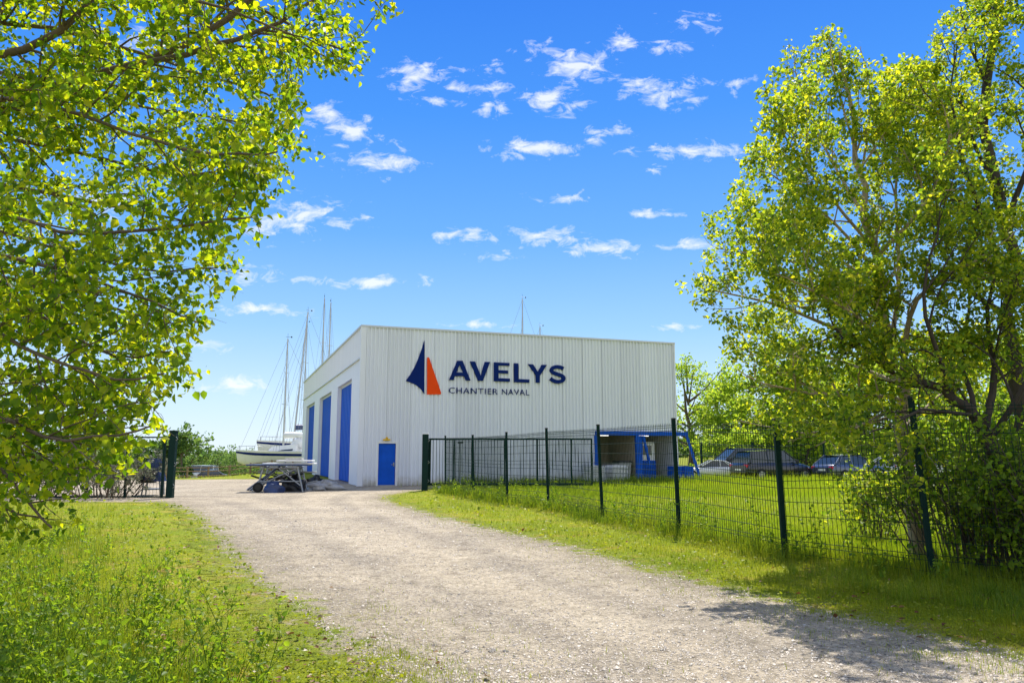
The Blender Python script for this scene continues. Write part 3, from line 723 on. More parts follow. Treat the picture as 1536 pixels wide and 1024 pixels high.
a = gl(811, 84); sailboat(a, PI+.2, 10, mh(490, 84, 0), 'sailboat with only its masthead showing above the roof, right of taller one', zoff=.9, mastx=.0)

# ---------------------------------------------------------------- yard clutter
Yt = 31.2
t = thing('boat_trailer', 'steel trestle with long pale boards on top beside the hall', 'trestle', (P(426, 700, Yt).x, Yt, 0), .12)
xl = -1.05; xr = .95
for k, (x, y) in enumerate([(xl+.35, -.5), (xr-.35, -.5), (xl+.35, .6), (xr-.35, .6)]):
    mb = MB(); mb.tube([(x-.25*(1 if x < 0 else -1), y, 0), (x, y, 1.02)], .04, 6); mb.build('leg', M['steel'], t)
mb = MB()
for y in (-.5, .6): mb.tube([(xl+.3, y, .95), (xr-.3, y, .95)], .035, 6); mb.tube([(xl+.15, y, .25), (xr-.4, y, .92)], .03, 6); mb.tube([(xr-.2, y, .25), (-.1, y, .92)], .03, 6)
for x in (xl+.3, xr-.3, 0): mb.tube([(x, -.6, .97), (x, .7, .97)], .035, 6)
mb.tube([(xl+.2, -.5, .42), (xr-.2, -.5, .42)], .03, 6)
mb.build('brace', M['steel'], t)
for k, (z, x0_, x1_, y0_, m_) in enumerate([(1.03, xl-.3, xr+.1, -.7, 'tarp'), (1.09, xl+.3, xr+.32, -.55, 'white'), (1.2, -.2, xr+.25, -.65, 'white'), (1.27, 0.1, xr-.2, -.4, 'greytarp')]):
    mb = MB(); mb.bbox(x0_, x1_, y0_, y0_+1.1-.15*k, z, z+.055, .015); mb.build('board', M[m_], t)
t2 = thing('spare_wheel', 'round wheel lying against the trestle leg on the left', 'wheel', (P(392, 700, Yt-.6).x, Yt-.9, 0), .4)
mb = MB(); mb.lathe([(.12,-.05),(.17,-.06),(.2,0),(.17,.06),(.12,.05)], (0,0,.2), 20, 'y'); mb.build('tyre', M['tyre'], t2)
mb = MB(); mb.lathe([(.115,-.055),(.08,-.03),(.08,.03),(.115,.055)], (0,0,.2), 16, 'y'); mb.build('rim', M['black'], t2)
def blob(name, label, cat, loc, sx, sy, sz, m, seed, group=None, rz=0, rough=.25):
    rs = np.random.default_rng(seed); mb = MB(); n = 18; r_ = 9; vs = []
    ph = rs.random(6)*6
    for i in range(r_+1):
        th = PI/2*i/r_
        for k in range(n):
            a = 2*PI*k/n
            w = 1+rough*(math.sin(a*3+ph[0]+i*.6)*.5+math.sin(a*5+ph[1]-i)*.35+math.sin(a*2+ph[2]+i*1.3)*.5)
            c_ = math.cos(th)
            vs.append((sx*w*math.cos(a)*c_, sy*w*math.sin(a)*c_, sz*math.sin(th)**.8*(1+rough*.5*math.sin(a*2+i*1.7+ph[3])) if i else 0))
    fs = [(i*n+k, i*n+(k+1) % n, (i+1)*n+(k+1) % n, (i+1)*n+k) for i in range(r_) for k in range(n)]
    mb.add(vs, fs, True)
    o = mb.build(name, M[m]); o.location = loc; o.rotation_euler.z = rz
    return tag(o, label, cat, group)
blob('bag', 'shiny dark blue tied bag on gravel beneath the trestle', 'bag', (P(413, 700, Yt-.9).x, Yt-1.0, 0), .38, .3, .42, 'tarp', 3)
blob('bag', 'black bag tucked behind the trestle legs', 'bag', (P(442, 700, Yt+.3).x, Yt+.2, 0), .5, .4, .6, 'black', 5)
blob('folded_tarp', 'crumpled grey tarpaulin heap on gravel by the nearest blue folding door', 'tarpaulin', (P(488, 700, 32.6).x, 32.6, 0), .72, .5, .34, 'greytarp', 8, rough=.5)
blob('net_heap', 'low heap of dark netting between trestle and grey tarpaulin', 'netting', (P(474, 700, 33.0).x, 33.1, 0), .35, .35, .5, 'black', 12, rough=.6)
t = thing('hose_coil', 'grey coiled hose lying in front of the tarpaulin heap', 'hose', (P(478, 700, 31.6).x, 31.7, 0))
mb = MB(); pts = [(math.cos(a_)*(.28-.012*k_/6), math.sin(a_)*(.28-.012*k_/6), .04+.012*k_/4) for k_, a_ in enumerate(np.linspace(0, 2*PI*4, 60))]
mb.tube(pts, .028, 6); mb.build('hose', M['greytarp'], t)
t = thing('pipe_heap', 'tangle of dark and silver tubes stacked under the trestle', 'pipes', (P(432, 700, Yt).x, Yt+.1, 0))
rr_ = np.random.default_rng(9)
for k in range(16):
    a_ = rr_.uniform(-1.0, .9); h_ = rr_.uniform(.05, .8); l_ = rr_.uniform(.25, .6); e_ = rr_.uniform(-.5, .5)
    mb = MB(); mb.tube([(a_-l_, rr_.uniform(-.4,.4), max(.04, h_-e_*.6)), (a_, rr_.uniform(-.3,.3), h_+.05), (a_+l_, rr_.uniform(-.4,.4), max(.04, h_+e_*.5))], .022+.02*rr_.random(), 6); mb.build('pipe', M['black'] if k % 3 else M['steel'], t)
# dark poles/oars bundle at left of trestle
t = thing('spar_bundle', 'bundle of dark spars leaning from the ground on the trestle', 'spars', (P(392, 700, Yt).x, Yt+.3, 0))
for k in range(5):
    mb = MB(); mb.tube([(-.75+.12*k, -.2*k+.3, .03), (.55+.1*k, .3-.1*k, 1.0+.05*k)], .035, 6); mb.build('spar', M['black'] if k % 2 else M['steel'], t)
# covered object on left behind the gate frame
Yc = 28.5
t = thing('covered_outboard', 'tall box shaped thing under dark blue cover behind the left fence', 'covered machine', (P(232, 700, Yc).x, Yc, 0), .1)
mb = MB(); mb.add([(-.26,-.3,.55),(.36,-.3,.5),(.36,.3,.5),(-.26,.3,.55),(-.2,-.2,1.32),(.15,-.2,1.34),(.15,.2,1.34),(-.2,.2,1.32)], [(0,3,2,1),(4,5,6,7),(0,1,5,4),(1,2,6,5),(2,3,7,6),(3,0,4,7)]); mb.build('cover', M['tarp'], t)
mb = MB(); mb.bbox(-.4, .05, -.25, .2, .45, .82, .04); mb.build('motor', M['black'], t)
mb = MB()
for x, y in ((-.3,-.2),(.3,-.2),(-.3,.2),(.3,.2)): mb.tube([(x*1.1, y, 0), (x*.9, y, .56)], .03, 5)
mb.box(-.3, .3, -.22, .22, .2, .24)
mb.build('stand', M['steel'], t)

# ---------------------------------------------------------------- cars
def loft(mb, secs, smooth=True):
    n = len(secs[0]); vs = [v for s_ in secs for v in s_]
    fs = [(i*n+k, i*n+(k+1) % n, (i+1)*n+(k+1) % n, (i+1)*n+k) for i in range(len(secs)-1) for k in range(n)]
    mb.add(vs, fs, smooth); mb.add(secs[0], [tuple(range(n-1,-1,-1))]); mb.add(secs[-1], [tuple(range(n))])
def car(loc, rz, label, paint, kind='hatch', group='cars parked beyond the meadow'):
    Ls = {'suv': (4.7, .93, 1.70, 1.02), 'hatch': (4.4, .89, 1.47, .92), 'van': (5.6, 1.0, 2.2, 1.15), 'sport': (4.3, .88, 1.3, .85)}[kind]
    L_, w, hr, belt = Ls
    t = thing('parked_car' if kind != 'van' else 'parked_van', label, 'car' if kind != 'van' else 'van', loc, rz, group)
    # stations: x, half width, z bottom, z top
    st = [(-.5, .80, .45, belt-.18), (-.485, .9, .32, belt-.04), (-.42, .97, .24, belt+.0), (-.2, 1, .2, belt), (.15, 1, .2, belt-.02), (.33, .98, .22, belt-.09), (.45, .92, .26, belt-.22), (.492, .82, .32, belt-.32), (.5, .74, .42, belt-.4)]
    secs = []
    for f, ww, z0, z1 in st:
        x = f*L_; hw = w*ww; h = z1-z0
        secs.append([(x,-hw*.9,z0),(x,-hw,z0+h*.25),(x,-hw,z0+h*.62),(x,-hw*.95,z0+h*.9),(x,-hw*.84,z1),(x,hw*.84,z1),(x,hw*.95,z0+h*.9),(x,hw,z0+h*.62),(x,hw,z0+h*.25),(x,hw*.9,z0)])
    mb = MB(); loft(mb, secs); body = mb.build('body', paint, t)
    if kind == 'suv': cb = [(-.47, belt-.03), (-.40, hr-.06), (.08, hr-.02), (.27, belt-.04)]
    elif kind == 'van': cb = [(-.49, belt-.03), (-.475, hr-.04), (.28, hr-.03), (.42, belt-.1)]
    elif kind == 'sport': cb = [(-.36, belt-.02), (-.18, hr-.04), (.02, hr-.02), (.22, belt-.04)]
    else: cb = [(-.46, belt-.03), (-.30, hr-.06), (.05, hr-.02), (.26, belt-.05)]
    (xa, za), (xb, zb), (xc, zc), (xd, zd) = [(f*L_, z) for f, z in cb]
    wb = w*.86; wt = w*.66
    mb = MB(); mb.add([(xa,-wb,za),(xd,-wb,zd),(xd,wb,zd),(xa,wb,za),(xb,-wt,zb),(xc,-wt,zc),(xc,wt,zc),(xb,wt,zb)], [(0,3,2,1),(4,5,6,7),(0,1,5,4),(1,2,6,5),(2,3,7,6),(3,0,4,7)])
    mb.build('window', M['glass'], t)
    mb = MB()
    mid = (xb+xc)/2
    mb.add([(xb-.1,-wt-.02,zb-.03),(mid,-wt-.03,hr-.02),(xc+.08,-wt-.02,zc-.03),(xb-.1,0,zb+.01),(mid,0,hr+.03),(xc+.08,0,zc+.01),(xb-.1,wt+.02,zb-.03),(mid,wt+.03,hr-.02),(xc+.08,wt+.02,zc-.03)],
           [(0,1,4,3),(1,2,5,4),(3,4,7,6),(4,5,8,7)], True)
    for s_ in (-1, 1):
        for (x0_, z0_), (x1_, z1_) in (((xa, za), (xb, zb)), ((xd, zd), (xc, zc)), ((mid-.1, za), (mid-.1, hr-.04)), ((xa*.55+xb*.45-.0, za), (xb+.1, zb))):
            mb.tube([(x0_, s_*(wb+.005), z0_), (x1_, s_*(wt+.012), z1_)], .035, 5)
    mb.build('roof', paint, t)
    R_ = .34 if kind in ('suv', 'van') else .315
    for fx in (-.31, .33):
        for s_ in (-1, 1):
            mb = MB(); mb.lathe([(R_*.62, -.1), (R_*.96, -.11), (R_, 0), (R_*.96, .11), (R_*.62, .1)], (fx*L_, s_*(w-.09), R_), 20, 'y'); wh = mb.build('wheel', M['tyre'], t)
            mb = MB(); mb.lathe([(R_*.6, -.112), (R_*.3, -.09), (R_*.3, .09), (R_*.6, .112)], (fx*L_, s_*(w-.09), R_), 10, 'y'); mb.build('rim', M['rim'], wh)
    for s_ in (-1, 1):
        mb = MB(); mb.bbox(-.492*L_-.03, -.47*L_, min(s_*w*.55, s_*w*.88), max(s_*w*.55, s_*w*.88), belt-.26, belt-.12, .02); mb.build('tail_light', M['redlamp'], t)
        mb = MB(); mb.bbox(.47*L_, .492*L_+.02, min(s_*w*.5, s_*w*.8), max(s_*w*.5, s_*w*.8), belt-.4, belt-.27, .02); mb.build('headlight', M['clearlamp'], t)
        mb = MB(); mb.bbox(.19*L_, .22*L_, min(s_*(w), s_*(w+.17)), max(s_*(w), s_*(w+.17)), belt-.02, belt+.12, .03); mb.build('mirror', M['black'], t)
    mb = MB(); mb.bbox(-.5*L_-.015, -.5*L_+.02, -.26, .26, .55, .66, .01); mb.build('number_plate', M['white'], t)
    return t
def cl(px, Y): p = P(px, 700, Y); p.z = 0; return p
car(cl(1158, 44.5), .35, 'black estate car with roof rails, in front of the dark van', M['carblack'], 'suv')
car(cl(1108, 48.5), PI+.2, 'dark people carrier partly hidden behind the black estate car', M['carblack'], 'suv').scale = (1.05, 1, 1.1)
car(cl(1275, 44.5), .42, 'grey blue hatchback, first right of the black estate car', M['cargrey'], 'hatch')
car(cl(1068, 47.0), PI-.1, 'low white car nearest the hall', M['carwhite'], 'sport').scale = (.9, .95, .86)
car(cl(1335, 48.5), PI-.3, 'silver car half hidden by the right hand shrubs', M['carsilver'], 'hatch')
car(cl(1400, 47.5), .3, 'white car glimpsed through the bushes at far right', M['carwhite'], 'hatch')
van = car((0, 0, 0), PI-.1, 'small white camper van far off beyond the low rail fence', M['carwhite'], 'van', None)
p = P(299, 700, 118); p.z = float(zg(np.array(p.x), np.array(p.y))); van.location = p
van2 = car((0, 0, 0), .3, 'dark car far off, right of the white camper van', M['carblack'], 'hatch', None)
p = P(322, 700, 112); p.z = float(zg(np.array(p.x), np.array(p.y))); van2.location = p

# ---------------------------------------------------------------- vegetation
rnd = np.random.default_rng(5)
def nrm(v): return v/(np.linalg.norm(v)+1e-9)
def rv(): return rnd.normal(size=3)
class Tree:
    def __init__(s, inside=None): s.mb = MB(); s.lp = []; s.ld = []; s.inside = inside
    def limb(s, pts, r0, r1, levels, start=.15, sides=7):
        pts = [np.array(p, float) for p in pts]
        # resample smooth
        c = np.array(pts)
        for _ in range(2):
            n = [c[0]]
            for a, b in zip(c[:-1], c[1:]): n += [a*.75+b*.25, a*.25+b*.75]
            n.append(c[-1]); c = np.array(n)
        c = c[::2] if len(c) > 12 else c
        wob = rnd.normal(size=c.shape)*r0*.35; wob[0] = 0; c = c+wob
        rs = np.linspace(r0, r1, len(c))
        s.mb.tube(c, list(rs), sides, False)
        s.side(c, rs, levels, start)
    def side(s, c, rs, levels, start):
        if not levels: return
        lv = levels[0]; seg = np.linalg.norm(np.diff(c, axis=0), axis=1); tot = seg.sum(); cum = np.concatenate([[0], np.cumsum(seg)])
        n = max(1, int(tot*(1-start)*lv['n']+rnd.random()))
        for k in range(n):
            t = tot*(start+(1-start)*((k+rnd.random())/n)**.85); i = min(np.searchsorted(cum, t)-1, len(seg)-1); i = max(i, 0)
            f = (t-cum[i])/max(seg[i], 1e-6); p = c[i]*(1-f)+c[i+1]*f; r = rs[i]
            tg = nrm(c[i+1]-c[i]); pr = rv(); pr -= tg*(pr@tg); pr = nrm(pr)
            d = nrm(tg*lv.get('fwd', .7)+pr+np.array([0, 0, lv.get('up', .2)]))
            L_ = rnd.uniform(*lv['L'])*(1-.45*t/tot)
            s.grow(p, d, L_, min(r*.6, lv['r']), levels)
    def grow(s, p, d, L_, r, levels):
        lv = levels[0]; n = lv.get('seg', 5); pts = [p]
        for k in range(n):
            d = nrm(d+rv()*lv.get('wob', .18)+np.array([0, 0, lv.get('g', 0)])); p = p+d*L_/n; pts.append(p)
        c = np.array(pts)
        if s.inside is not None and not s.inside(c[-1]):
            c = c[:3]
            if not s.inside(c[-1]): return
        rs = np.linspace(r, r*.35, len(c))
        s.mb.tube(c, list(rs), 5 if r > .012 else 3, False)
        if len(levels) > 1: s.side(c, rs, levels[1:], .1)
        if len(levels) == 1 or lv.get('leafy'):
            seg = np.diff(c, axis=0); tl = np.linalg.norm(seg, axis=1).sum(); m = int(tl*lv.get('leaves', 25))+1
            for k in range(m):
                t = (k+rnd.random())/m*(len(c)-1); i = min(int(t), len(c)-2); f = t-i
                q_ = c[i]*(1-f)+c[i+1]*f
                s.lp.append(q_+rv()*lv.get('spread', .02)); s.ld.append(nrm(nrm(seg[i])*.6+rv()*.7+np.array([0, 0, lv.get('droop', -.4)])))
    def leaves(s, size, jitter=.3, wid=.42, up=.6):
        return leaf_arrays(np.array(s.lp), np.array(s.ld), size, jitter, wid, up)
def leaf_arrays(p, d, size, jitter=.3, wid=.42, up=.6):
    n = len(p)
    if s_mask is not None: pass
    sz = size*(1+jitter*rnd.normal(size=n)).clip(.45, 1.7)
    nr = rnd.normal(size=(n, 3)); nr[:, 2] = np.abs(nr[:, 2])+up
    nr -= d*(nr*d).sum(1, keepdims=True); nr /= np.linalg.norm(nr, axis=1, keepdims=True)+1e-9
    sd = np.cross(d, nr)
    S_ = sz[:, None]; fold = .12
    pts = [p, p+d*S_*.28+sd*S_*wid+nr*S_*fold, p+d*S_*.62+sd*S_*wid*.8+nr*S_*fold, p+d*S_*1.05-nr*S_*.12, p+d*S_*.62-sd*S_*wid*.8+nr*S_*fold, p+d*S_*.28-sd*S_*wid+nr*S_*fold]
    V = np.stack(pts, 1).reshape(-1, 3); b = np.arange(n)[:, None]*6
    Fq = np.concatenate([b+np.array([[0, 1, 2, 3]]), b+np.array([[0, 3, 4, 5]])])
    return V, Fq
s_mask = None
def finish(tr, root, size, leafm, barkm, jitter=.3, wid=.42, keep=None, up=.6, crown='crown', trunk='trunk', rep=1):
    lp = np.array(tr.lp); ld = np.array(tr.ld)
    if rep > 1:
        m = np.repeat(np.arange(len(lp)), rep)[:int(len(lp)*rep)]; o_ = RNG.normal(size=(len(m), 3))*size*.75; o_[::rep] = 0
        lp = lp[m]+o_; ld = ld[m]+RNG.normal(size=(len(m), 3))*.6; ld /= np.linalg.norm(ld, axis=1, keepdims=True)
    if keep is not None:
        k = keep(lp); lp = lp[k]; ld = ld[k]
    V, Fq = leaf_arrays(lp, ld, size, jitter, wid, up)
    L0 = np.array(root.location)
    me_v = [tuple(np.array(v)-L0) for v in tr.mb.v]; tr.mb.v = me_v
    tr.mb.build(trunk, M[barkm], root, fix=False)
    np_obj(crown, V-L0, [Fq], M[leafm], root)
    print(root['label'][:40], 'leaves', len(lp), 'wood faces', len(tr.mb.f))
def jag(x, y):
    """finger like irregularity of the crown's edge"""
    l = x < 768; a = y-np.where(l, .35, -.3)*x
    n = np.sin(a/13.+np.sin(a/31.)*2)*.5+np.sin(a/29.+1.3)*.6+np.sin((x+y)/9.)*.15
    return x+np.where(l, 24, -17)*n
def pxin(outline, jit=10):
    ol = np.array(outline, float)
    def f(p):
        x, y = proj(np.array(p)); x = jag(x, y)
        return bool(in_poly(x+rnd.normal()*jit, y+rnd.normal()*jit, ol)[0])
    return f
def A(pl): return [np.array(P(*q_)) for q_ in pl]

# --- near left tree
outL = [(-900,-900),(740,-900),(660,-60),(618,-5),(580,40),(560,85),(520,125),(490,105),(462,130),(476,170),(450,205),(500,232),(450,262),(425,275),(446,310),(412,335),(408,375),(358,385),(385,430),(330,442),(352,500),(305,512),(275,530),(302,560),(250,610),(275,655),(232,668),(215,705),(180,728),(135,748),(138,785),(112,822),(60,840),(0,872),(-900,900)]
inL = pxin(outL, 9)
root = thing('leafy_tree', 'large spring tree with yellow green leaves overhanging from the left edge', 'tree', (-4.9, 5.2, 0))
T1 = Tree(inL)
lv_a = [dict(n=6.5, L=(.5, 1.1), r=.012, up=.05, g=-.03, wob=.16, fwd=.9), dict(n=10, L=(.2, .5), r=.004, up=0, g=-.06, wob=.2, fwd=.7, leaves=50, droop=-.55, spread=.025, seg=4)]
T1.limb([(-4.9,5.2,-.1),(-4.95,5.2,1.2),(-4.85,5.25,2.6),(-4.9,5.2,4.2),(-4.7,5.3,6.5),(-4.6,5.4,8.2)], .17, .05, [dict(n=1.6, L=(1.2, 2.4), r=.03, up=.4, wob=.15), dict(n=3, L=(.4, .8), r=.01, leaves=26)], .45, 10)
mains = [
 ([(-330,330,5.2),(-60,200,5.15),(0,168,5.1),(60,140,5.0),(190,105,4.9),(330,42,4.8),(430,-50,4.7),(520,-120,4.7)], .035, .008),
 ([(190,105,4.9),(270,84,4.7),(350,62,4.55),(410,38,4.4),(470,5,4.3),(560,-50,4.2)], .018, .004),
 ([(-330,200,4.6),(-60,95,4.5),(90,60,4.5),(150,-20,4.5),(230,-120,4.6)], .03, .006),
 ([(-330,300,4.8),(-50,150,4.6),(40,147,4.5),(110,170,4.4),(180,195,4.3),(280,225,4.1),(350,235,4.0),(420,228,3.9)], .016, .003),
 ([(-330,350,5.5),(-50,200,5.4),(60,215,5.4),(150,238,5.3),(250,262,5.2),(330,262,5.1),(400,240,5.0)], .016, .003),
 ([(-330,400,4.4),(-60,300,4.2),(40,330,4.1),(120,355,4.0),(230,345,3.9),(330,330,3.9),(390,325,3.8)], .013, .003),
 ([(-330,420,5.6),(-60,340,5.4),(0,345,5.4),(120,385,5.2),(240,410,5.1),(330,398,5.0)], .016, .003),
 ([(-330,450,4.6),(-60,370,4.3),(60,395,4.2),(140,420,4.1),(220,450,4.0),(300,485,3.95)], .014, .003),
 ([(-330,500,5.4),(-60,430,5.1),(60,470,5.0),(130,520,4.9),(200,540,4.8),(260,525,4.7)], .016, .003),
 ([(-330,520,4.4),(-60,480,4.1),(0,500,4.0),(60,530,3.9),(130,560,3.8),(200,570,3.8),(250,560,3.8)], .012, .003),
 ([(-330,640,5.0),(-60,622,4.8),(0,627,4.7),(60,632,4.6),(130,618,4.5),(210,600,4.4)], .018, .003),
 ([(-330,600,4.2),(-60,590,4.0),(30,640,3.8),(90,660,3.7),(170,655,3.7),(230,640,3.7)], .012, .003),
 ([(-330,640,5.2),(-60,650,5.0),(30,680,4.9),(100,700,4.9),(160,705,4.8)], .012, .003),
 ([(-330,660,4.2),(-80,650,4.0),(0,700,3.8),(40,750,3.7),(80,790,3.6)], .012, .003),
 ([(-330,700,4.9),(-80,690,4.6),(-20,730,4.4),(20,770,4.3),(70,780,4.2)], .010, .003),
 ([(-330,100,5.8),(-30,20,5.8),(150,60,5.8),(300,110,5.7),(400,140,5.6),(440,170,5.6)], .02, .003),
 ([(-330,150,6.1),(-30,90,6.2),(150,150,6.2),(280,170,6.1),(400,190,6.0)], .02, .003),
 ([(-330,0,5.4),(0,-60,5.4),(200,-40,5.3),(380,0,5.2),(480,60,5.1),(530,80,5.1)], .02, .003),
 ([(-330,-60,4.4),(0,-80,4.3),(200,-20,4.2),(330,10,4.1),(450,60,4.1)], .015, .003),
 ([(-330,300,6.2),(-30,270,6.2),(130,300,6.2),(260,330,6.1),(350,350,6.0)], .02, .003),
 ([(-330,480,6.2),(-30,400,6.2),(100,440,6.2),(200,470,6.0),(270,500,5.9)], .02, .003),
 ([(-330,560,6.0),(-30,540,6.0),(60,580,5.9),(150,620,5.8),(210,630,5.8)], .02, .003),
]
for pl, r0, r1 in mains: T1.limb(A(pl), r0*1.25, r1*1.5, lv_a, .22, 6)
# upper limbs outside the frame
for k in range(9):
    a = rnd.uniform(0, 2*PI); z = rnd.uniform(3, 6.5); b = np.array([-4.8, 5.3, z]); d = np.array([math.cos(a), math.sin(a), .35])
    if abs(d[0]) > .3 and d[0] > 0: d[2] = 1.3
    T1.limb([b, b+d*.8, b+d*1.7+np.array([0,0,.2])], .03, .008, [dict(n=2.2, L=(.5, 1.0), r=.012), dict(n=5, L=(.2, .45), r=.005, leaves=18)], .3, 5)
ol = np.array(outL, float)
def keepL(p):
    x, y = proj(p); x = jag(x, y); return (RNG.random(len(x)) < np.where((x < -60) | (y < -60), .45, np.where(y > 380, .72, .88))) & in_poly(x+rnd.normal(size=len(x))*7, y+rnd.normal(size=len(x))*7, ol)
finish(T1, root, .041, 'leaf_near', 'bark', keep=keepL, wid=.38, up=.3, jitter=.28, rep=2)

# --- right trees
outR = [(1008,440),(1022,405),(1055,372),(1042,335),(1100,305),(1098,262),(1118,225),(1108,190),(1135,170),(1128,135),(1160,120),(1180,100),(1182,60),(1215,70),(1240,33),(1262,52),(1292,45),(1305,95),(1350,78),(1385,90),(1412,62),(1425,15),(1450,-5),(1470,-500),(2600,-500),(2600,960),(1400,900),(1340,830),(1330,700),(1250,678),(1110,662),(1080,640),(1115,560),(1090,528),(1062,495),(1040,470)]
inR = pxin(outR, 9); olr = np.array(outR, float)
def keepR(p):
    x, y = proj(p); x = jag(x, y); return (RNG.random(len(x)) < np.where((x > 1590) | (y < -60), .3, np.where(y > 520, .72, .95))) & in_poly(x+rnd.normal(size=len(x))*7, y+rnd.normal(size=len(x))*7, olr)
lv_r = [dict(n=3.2, L=(.8, 1.7), r=.02, up=.35, g=.02, wob=.16, fwd=.8), dict(n=6, L=(.35, .85), r=.008, up=.25, g=.03, wob=.2, fwd=.7), dict(n=7.0, L=(.12, .38), r=.003, up=.1, leaves=38, droop=-.1, spread=.05, seg=3)]
root = thing('leafy_tree', 'tall airy tree with pale straight trunk beside the last fence post', 'tree', A([(1388,838,11.0)])[0]*np.array([1,1,0]))
T2 = Tree(inR)
tk = [(1378,845,11),(1368,780,11),(1359,700,11),(1353,600,11),(1332,510,11),(1318,420,11.1),(1300,330,11.2),(1290,250,11.2),(1275,150,11.3),(1262,75,11.3)]
T2.limb(A(tk), .105, .02, [dict(n=1.0, L=(.7, 1.5), r=.022, up=.4, wob=.15, fwd=.7)]+lv_r[1:], .35, 10)
R2 = [
 ([(1340,550,11),(1285,505,10.7),(1205,470,10.4),(1120,445,10.1),(1045,432,9.9)], .04, .006),
 ([(1330,495,11),(1270,445,11.3),(1225,402,11.7),(1150,382,12),(1070,372,12.2)], .035, .006),
 ([(1318,420,11),(1262,340,10.7),(1195,285,10.4),(1135,250,10.2)], .03, .006),
 ([(1322,440,11),(1250,380,12),(1170,340,12.8),(1110,320,13.2)], .03, .006),
 ([(1300,330,11.1),(1240,225,11.4),(1205,150,11.6),(1190,85,11.8)], .028, .005),
 ([(1308,370,11.1),(1240,290,10.4),(1180,210,9.8),(1150,160,9.5)], .028, .005),
 ([(1292,260,11.2),(1255,130,11),(1242,55,10.9)], .022, .005),
 ([(1292,260,11.2),(1310,150,11.5),(1290,70,11.6)], .022, .005),
 ([(1350,580,11),(1362,480,10.6),(1385,432,10.2),(1460,400,9.8),(1520,350,9.6)], .05, .008),
 ([(1335,520,11),(1352,400,11.4),(1345,300,11.8),(1352,190,12),(1345,110,12)], .04, .006),
 ([(1312,390,11),(1395,300,10.6),(1430,210,10.3),(1400,120,10.2)], .035, .006),
 ([(1352,600,11),(1290,592,10.5),(1225,596,10.1),(1150,575,9.8),(1105,555,9.7)], .035, .005),
 ([(1355,620,11),(1285,640,11.2),(1215,650,11.5),(1150,640,11.8),(1100,630,12)], .03, .005),
 ([(1345,570,11),(1270,545,12),(1190,520,13),(1120,505,13.5)], .035, .005),
 ([(1340,540,11),(1290,470,9.8),(1210,430,9.2),(1160,410,9)], .03, .005),
 ([(1352,610,11),(1320,620,9.9),(1260,655,9.4),(1220,670,9.2)], .025, .005),
 ([(1356,640,11),(1400,600,11.8),(1450,560,12.4)], .03, .006),
]
for pl, r0, r1 in R2: T2.limb(A(pl), r0, r1, lv_r, .2, 7)
finish(T2, root, .056, 'leaf_mid', 'bark_pale', keep=keepR, wid=.4, rep=4, jitter=.2)

root = thing('leafy_tree', 'dark leaning tree whose thick trunk bends left above the right bushes', 'tree', A([(1530,855,9.8)])[0]*np.array([1,1,0]))
T3 = Tree(inR)
tk = [(1550,885,9.8),(1528,810,9.8),(1505,740,9.8),(1490,680,9.8),(1468,620,9.8),(1410,590,9.9),(1350,555,10.0),(1300,525,10.1),(1240,500,10.2)]
T3.limb(A(tk), .12, .02, lv_r, .45, 10)
for pl, r0, r1 in [
 ([(1478,640,9.8),(1495,560,9.9),(1480,480,10.2),(1490,380,10.3)], .06, .012),
 ([(1430,600,9.9),(1400,520,9.6),(1380,450,9.5),(1400,360,9.4),(1420,280,9.3)], .04, .006),
 ([(1470,625,9.8),(1390,610,9.2),(1330,640,8.9),(1270,660,8.8)], .03, .005),
 ([(1390,580,9.9),(1330,500,10.4),(1300,440,10.7),(1280,400,10.8)], .03, .006),
 ([(1480,660,9.8),(1540,580,9.4),(1600,480,9.2),(1640,400,9)], .05, .008),
 ([(1460,615,9.8),(1440,520,10.6),(1460,440,11),(1450,340,11.2)], .04, .006)]:
    T3.limb(A(pl), r0, r1, lv_r, .2, 7)
finish(T3, root, 0.052, 'leaf_mid', 'bark_dark', keep=keepR, wid=.4, rep=3, jitter=.2)

root = thing('leafy_tree', 'tallest tree at the right edge with upright dark trunk, leaving the frame at top', 'tree', A([(1560,850,11.5)])[0]*np.array([1,1,0]))
T4 = Tree(inR)
tk = [(1570,850,11.5),(1540,760,11.5),(1528,650,11.5),(1524,550,11.5),(1520,420,11.5),(1500,280,11.5),(1480,150,11.6),(1490,0,11.7),(1510,-150,11.8)]
T4.limb(A(tk), .15, .04, [dict(n=1.0, L=(.9, 1.8), r=.03, up=.4)]+lv_r[1:], .3, 10)
for pl, r0, r1 in [
 ([(1520,430,11.5),(1475,330,11),(1440,230,10.6),(1425,150,10.4),(1430,60,10.3)], .05, .006),
 ([(1505,300,11.5),(1450,200,12.2),(1430,110,12.6),(1440,30,12.8)], .045, .006),
 ([(1490,150,11.6),(1450,60,11.3),(1440,10,11.2)], .03, .006),
 ([(1522,480,11.5),(1430,420,11.9),(1390,330,12.2),(1370,230,12.5),(1380,140,12.6)], .05, .006),
 ([(1510,330,11.5),(1560,200,11.1),(1580,80,10.8),(1570,-60,10.6)], .05, .008),
 ([(1520,430,11.5),(1600,330,11.3),(1660,200,11)], .05, .008),
 ([(1524,560,11.5),(1460,500,10.7),(1410,470,10.2)], .04, .006),
 ([(1485,60,11.6),(1540,-40,11.3),(1560,-160,11)], .03, .006),
 ([(1525,600,11.5),(1590,520,11),(1650,440,10.6)], .05, .008)]:
    T4.limb(A(pl), r0, r1, lv_r, .2, 7)
finish(T4, root, 0.055, 'leaf_mid', 'bark_dark', keep=keepR, wid=.4, rep=4, jitter=.2)

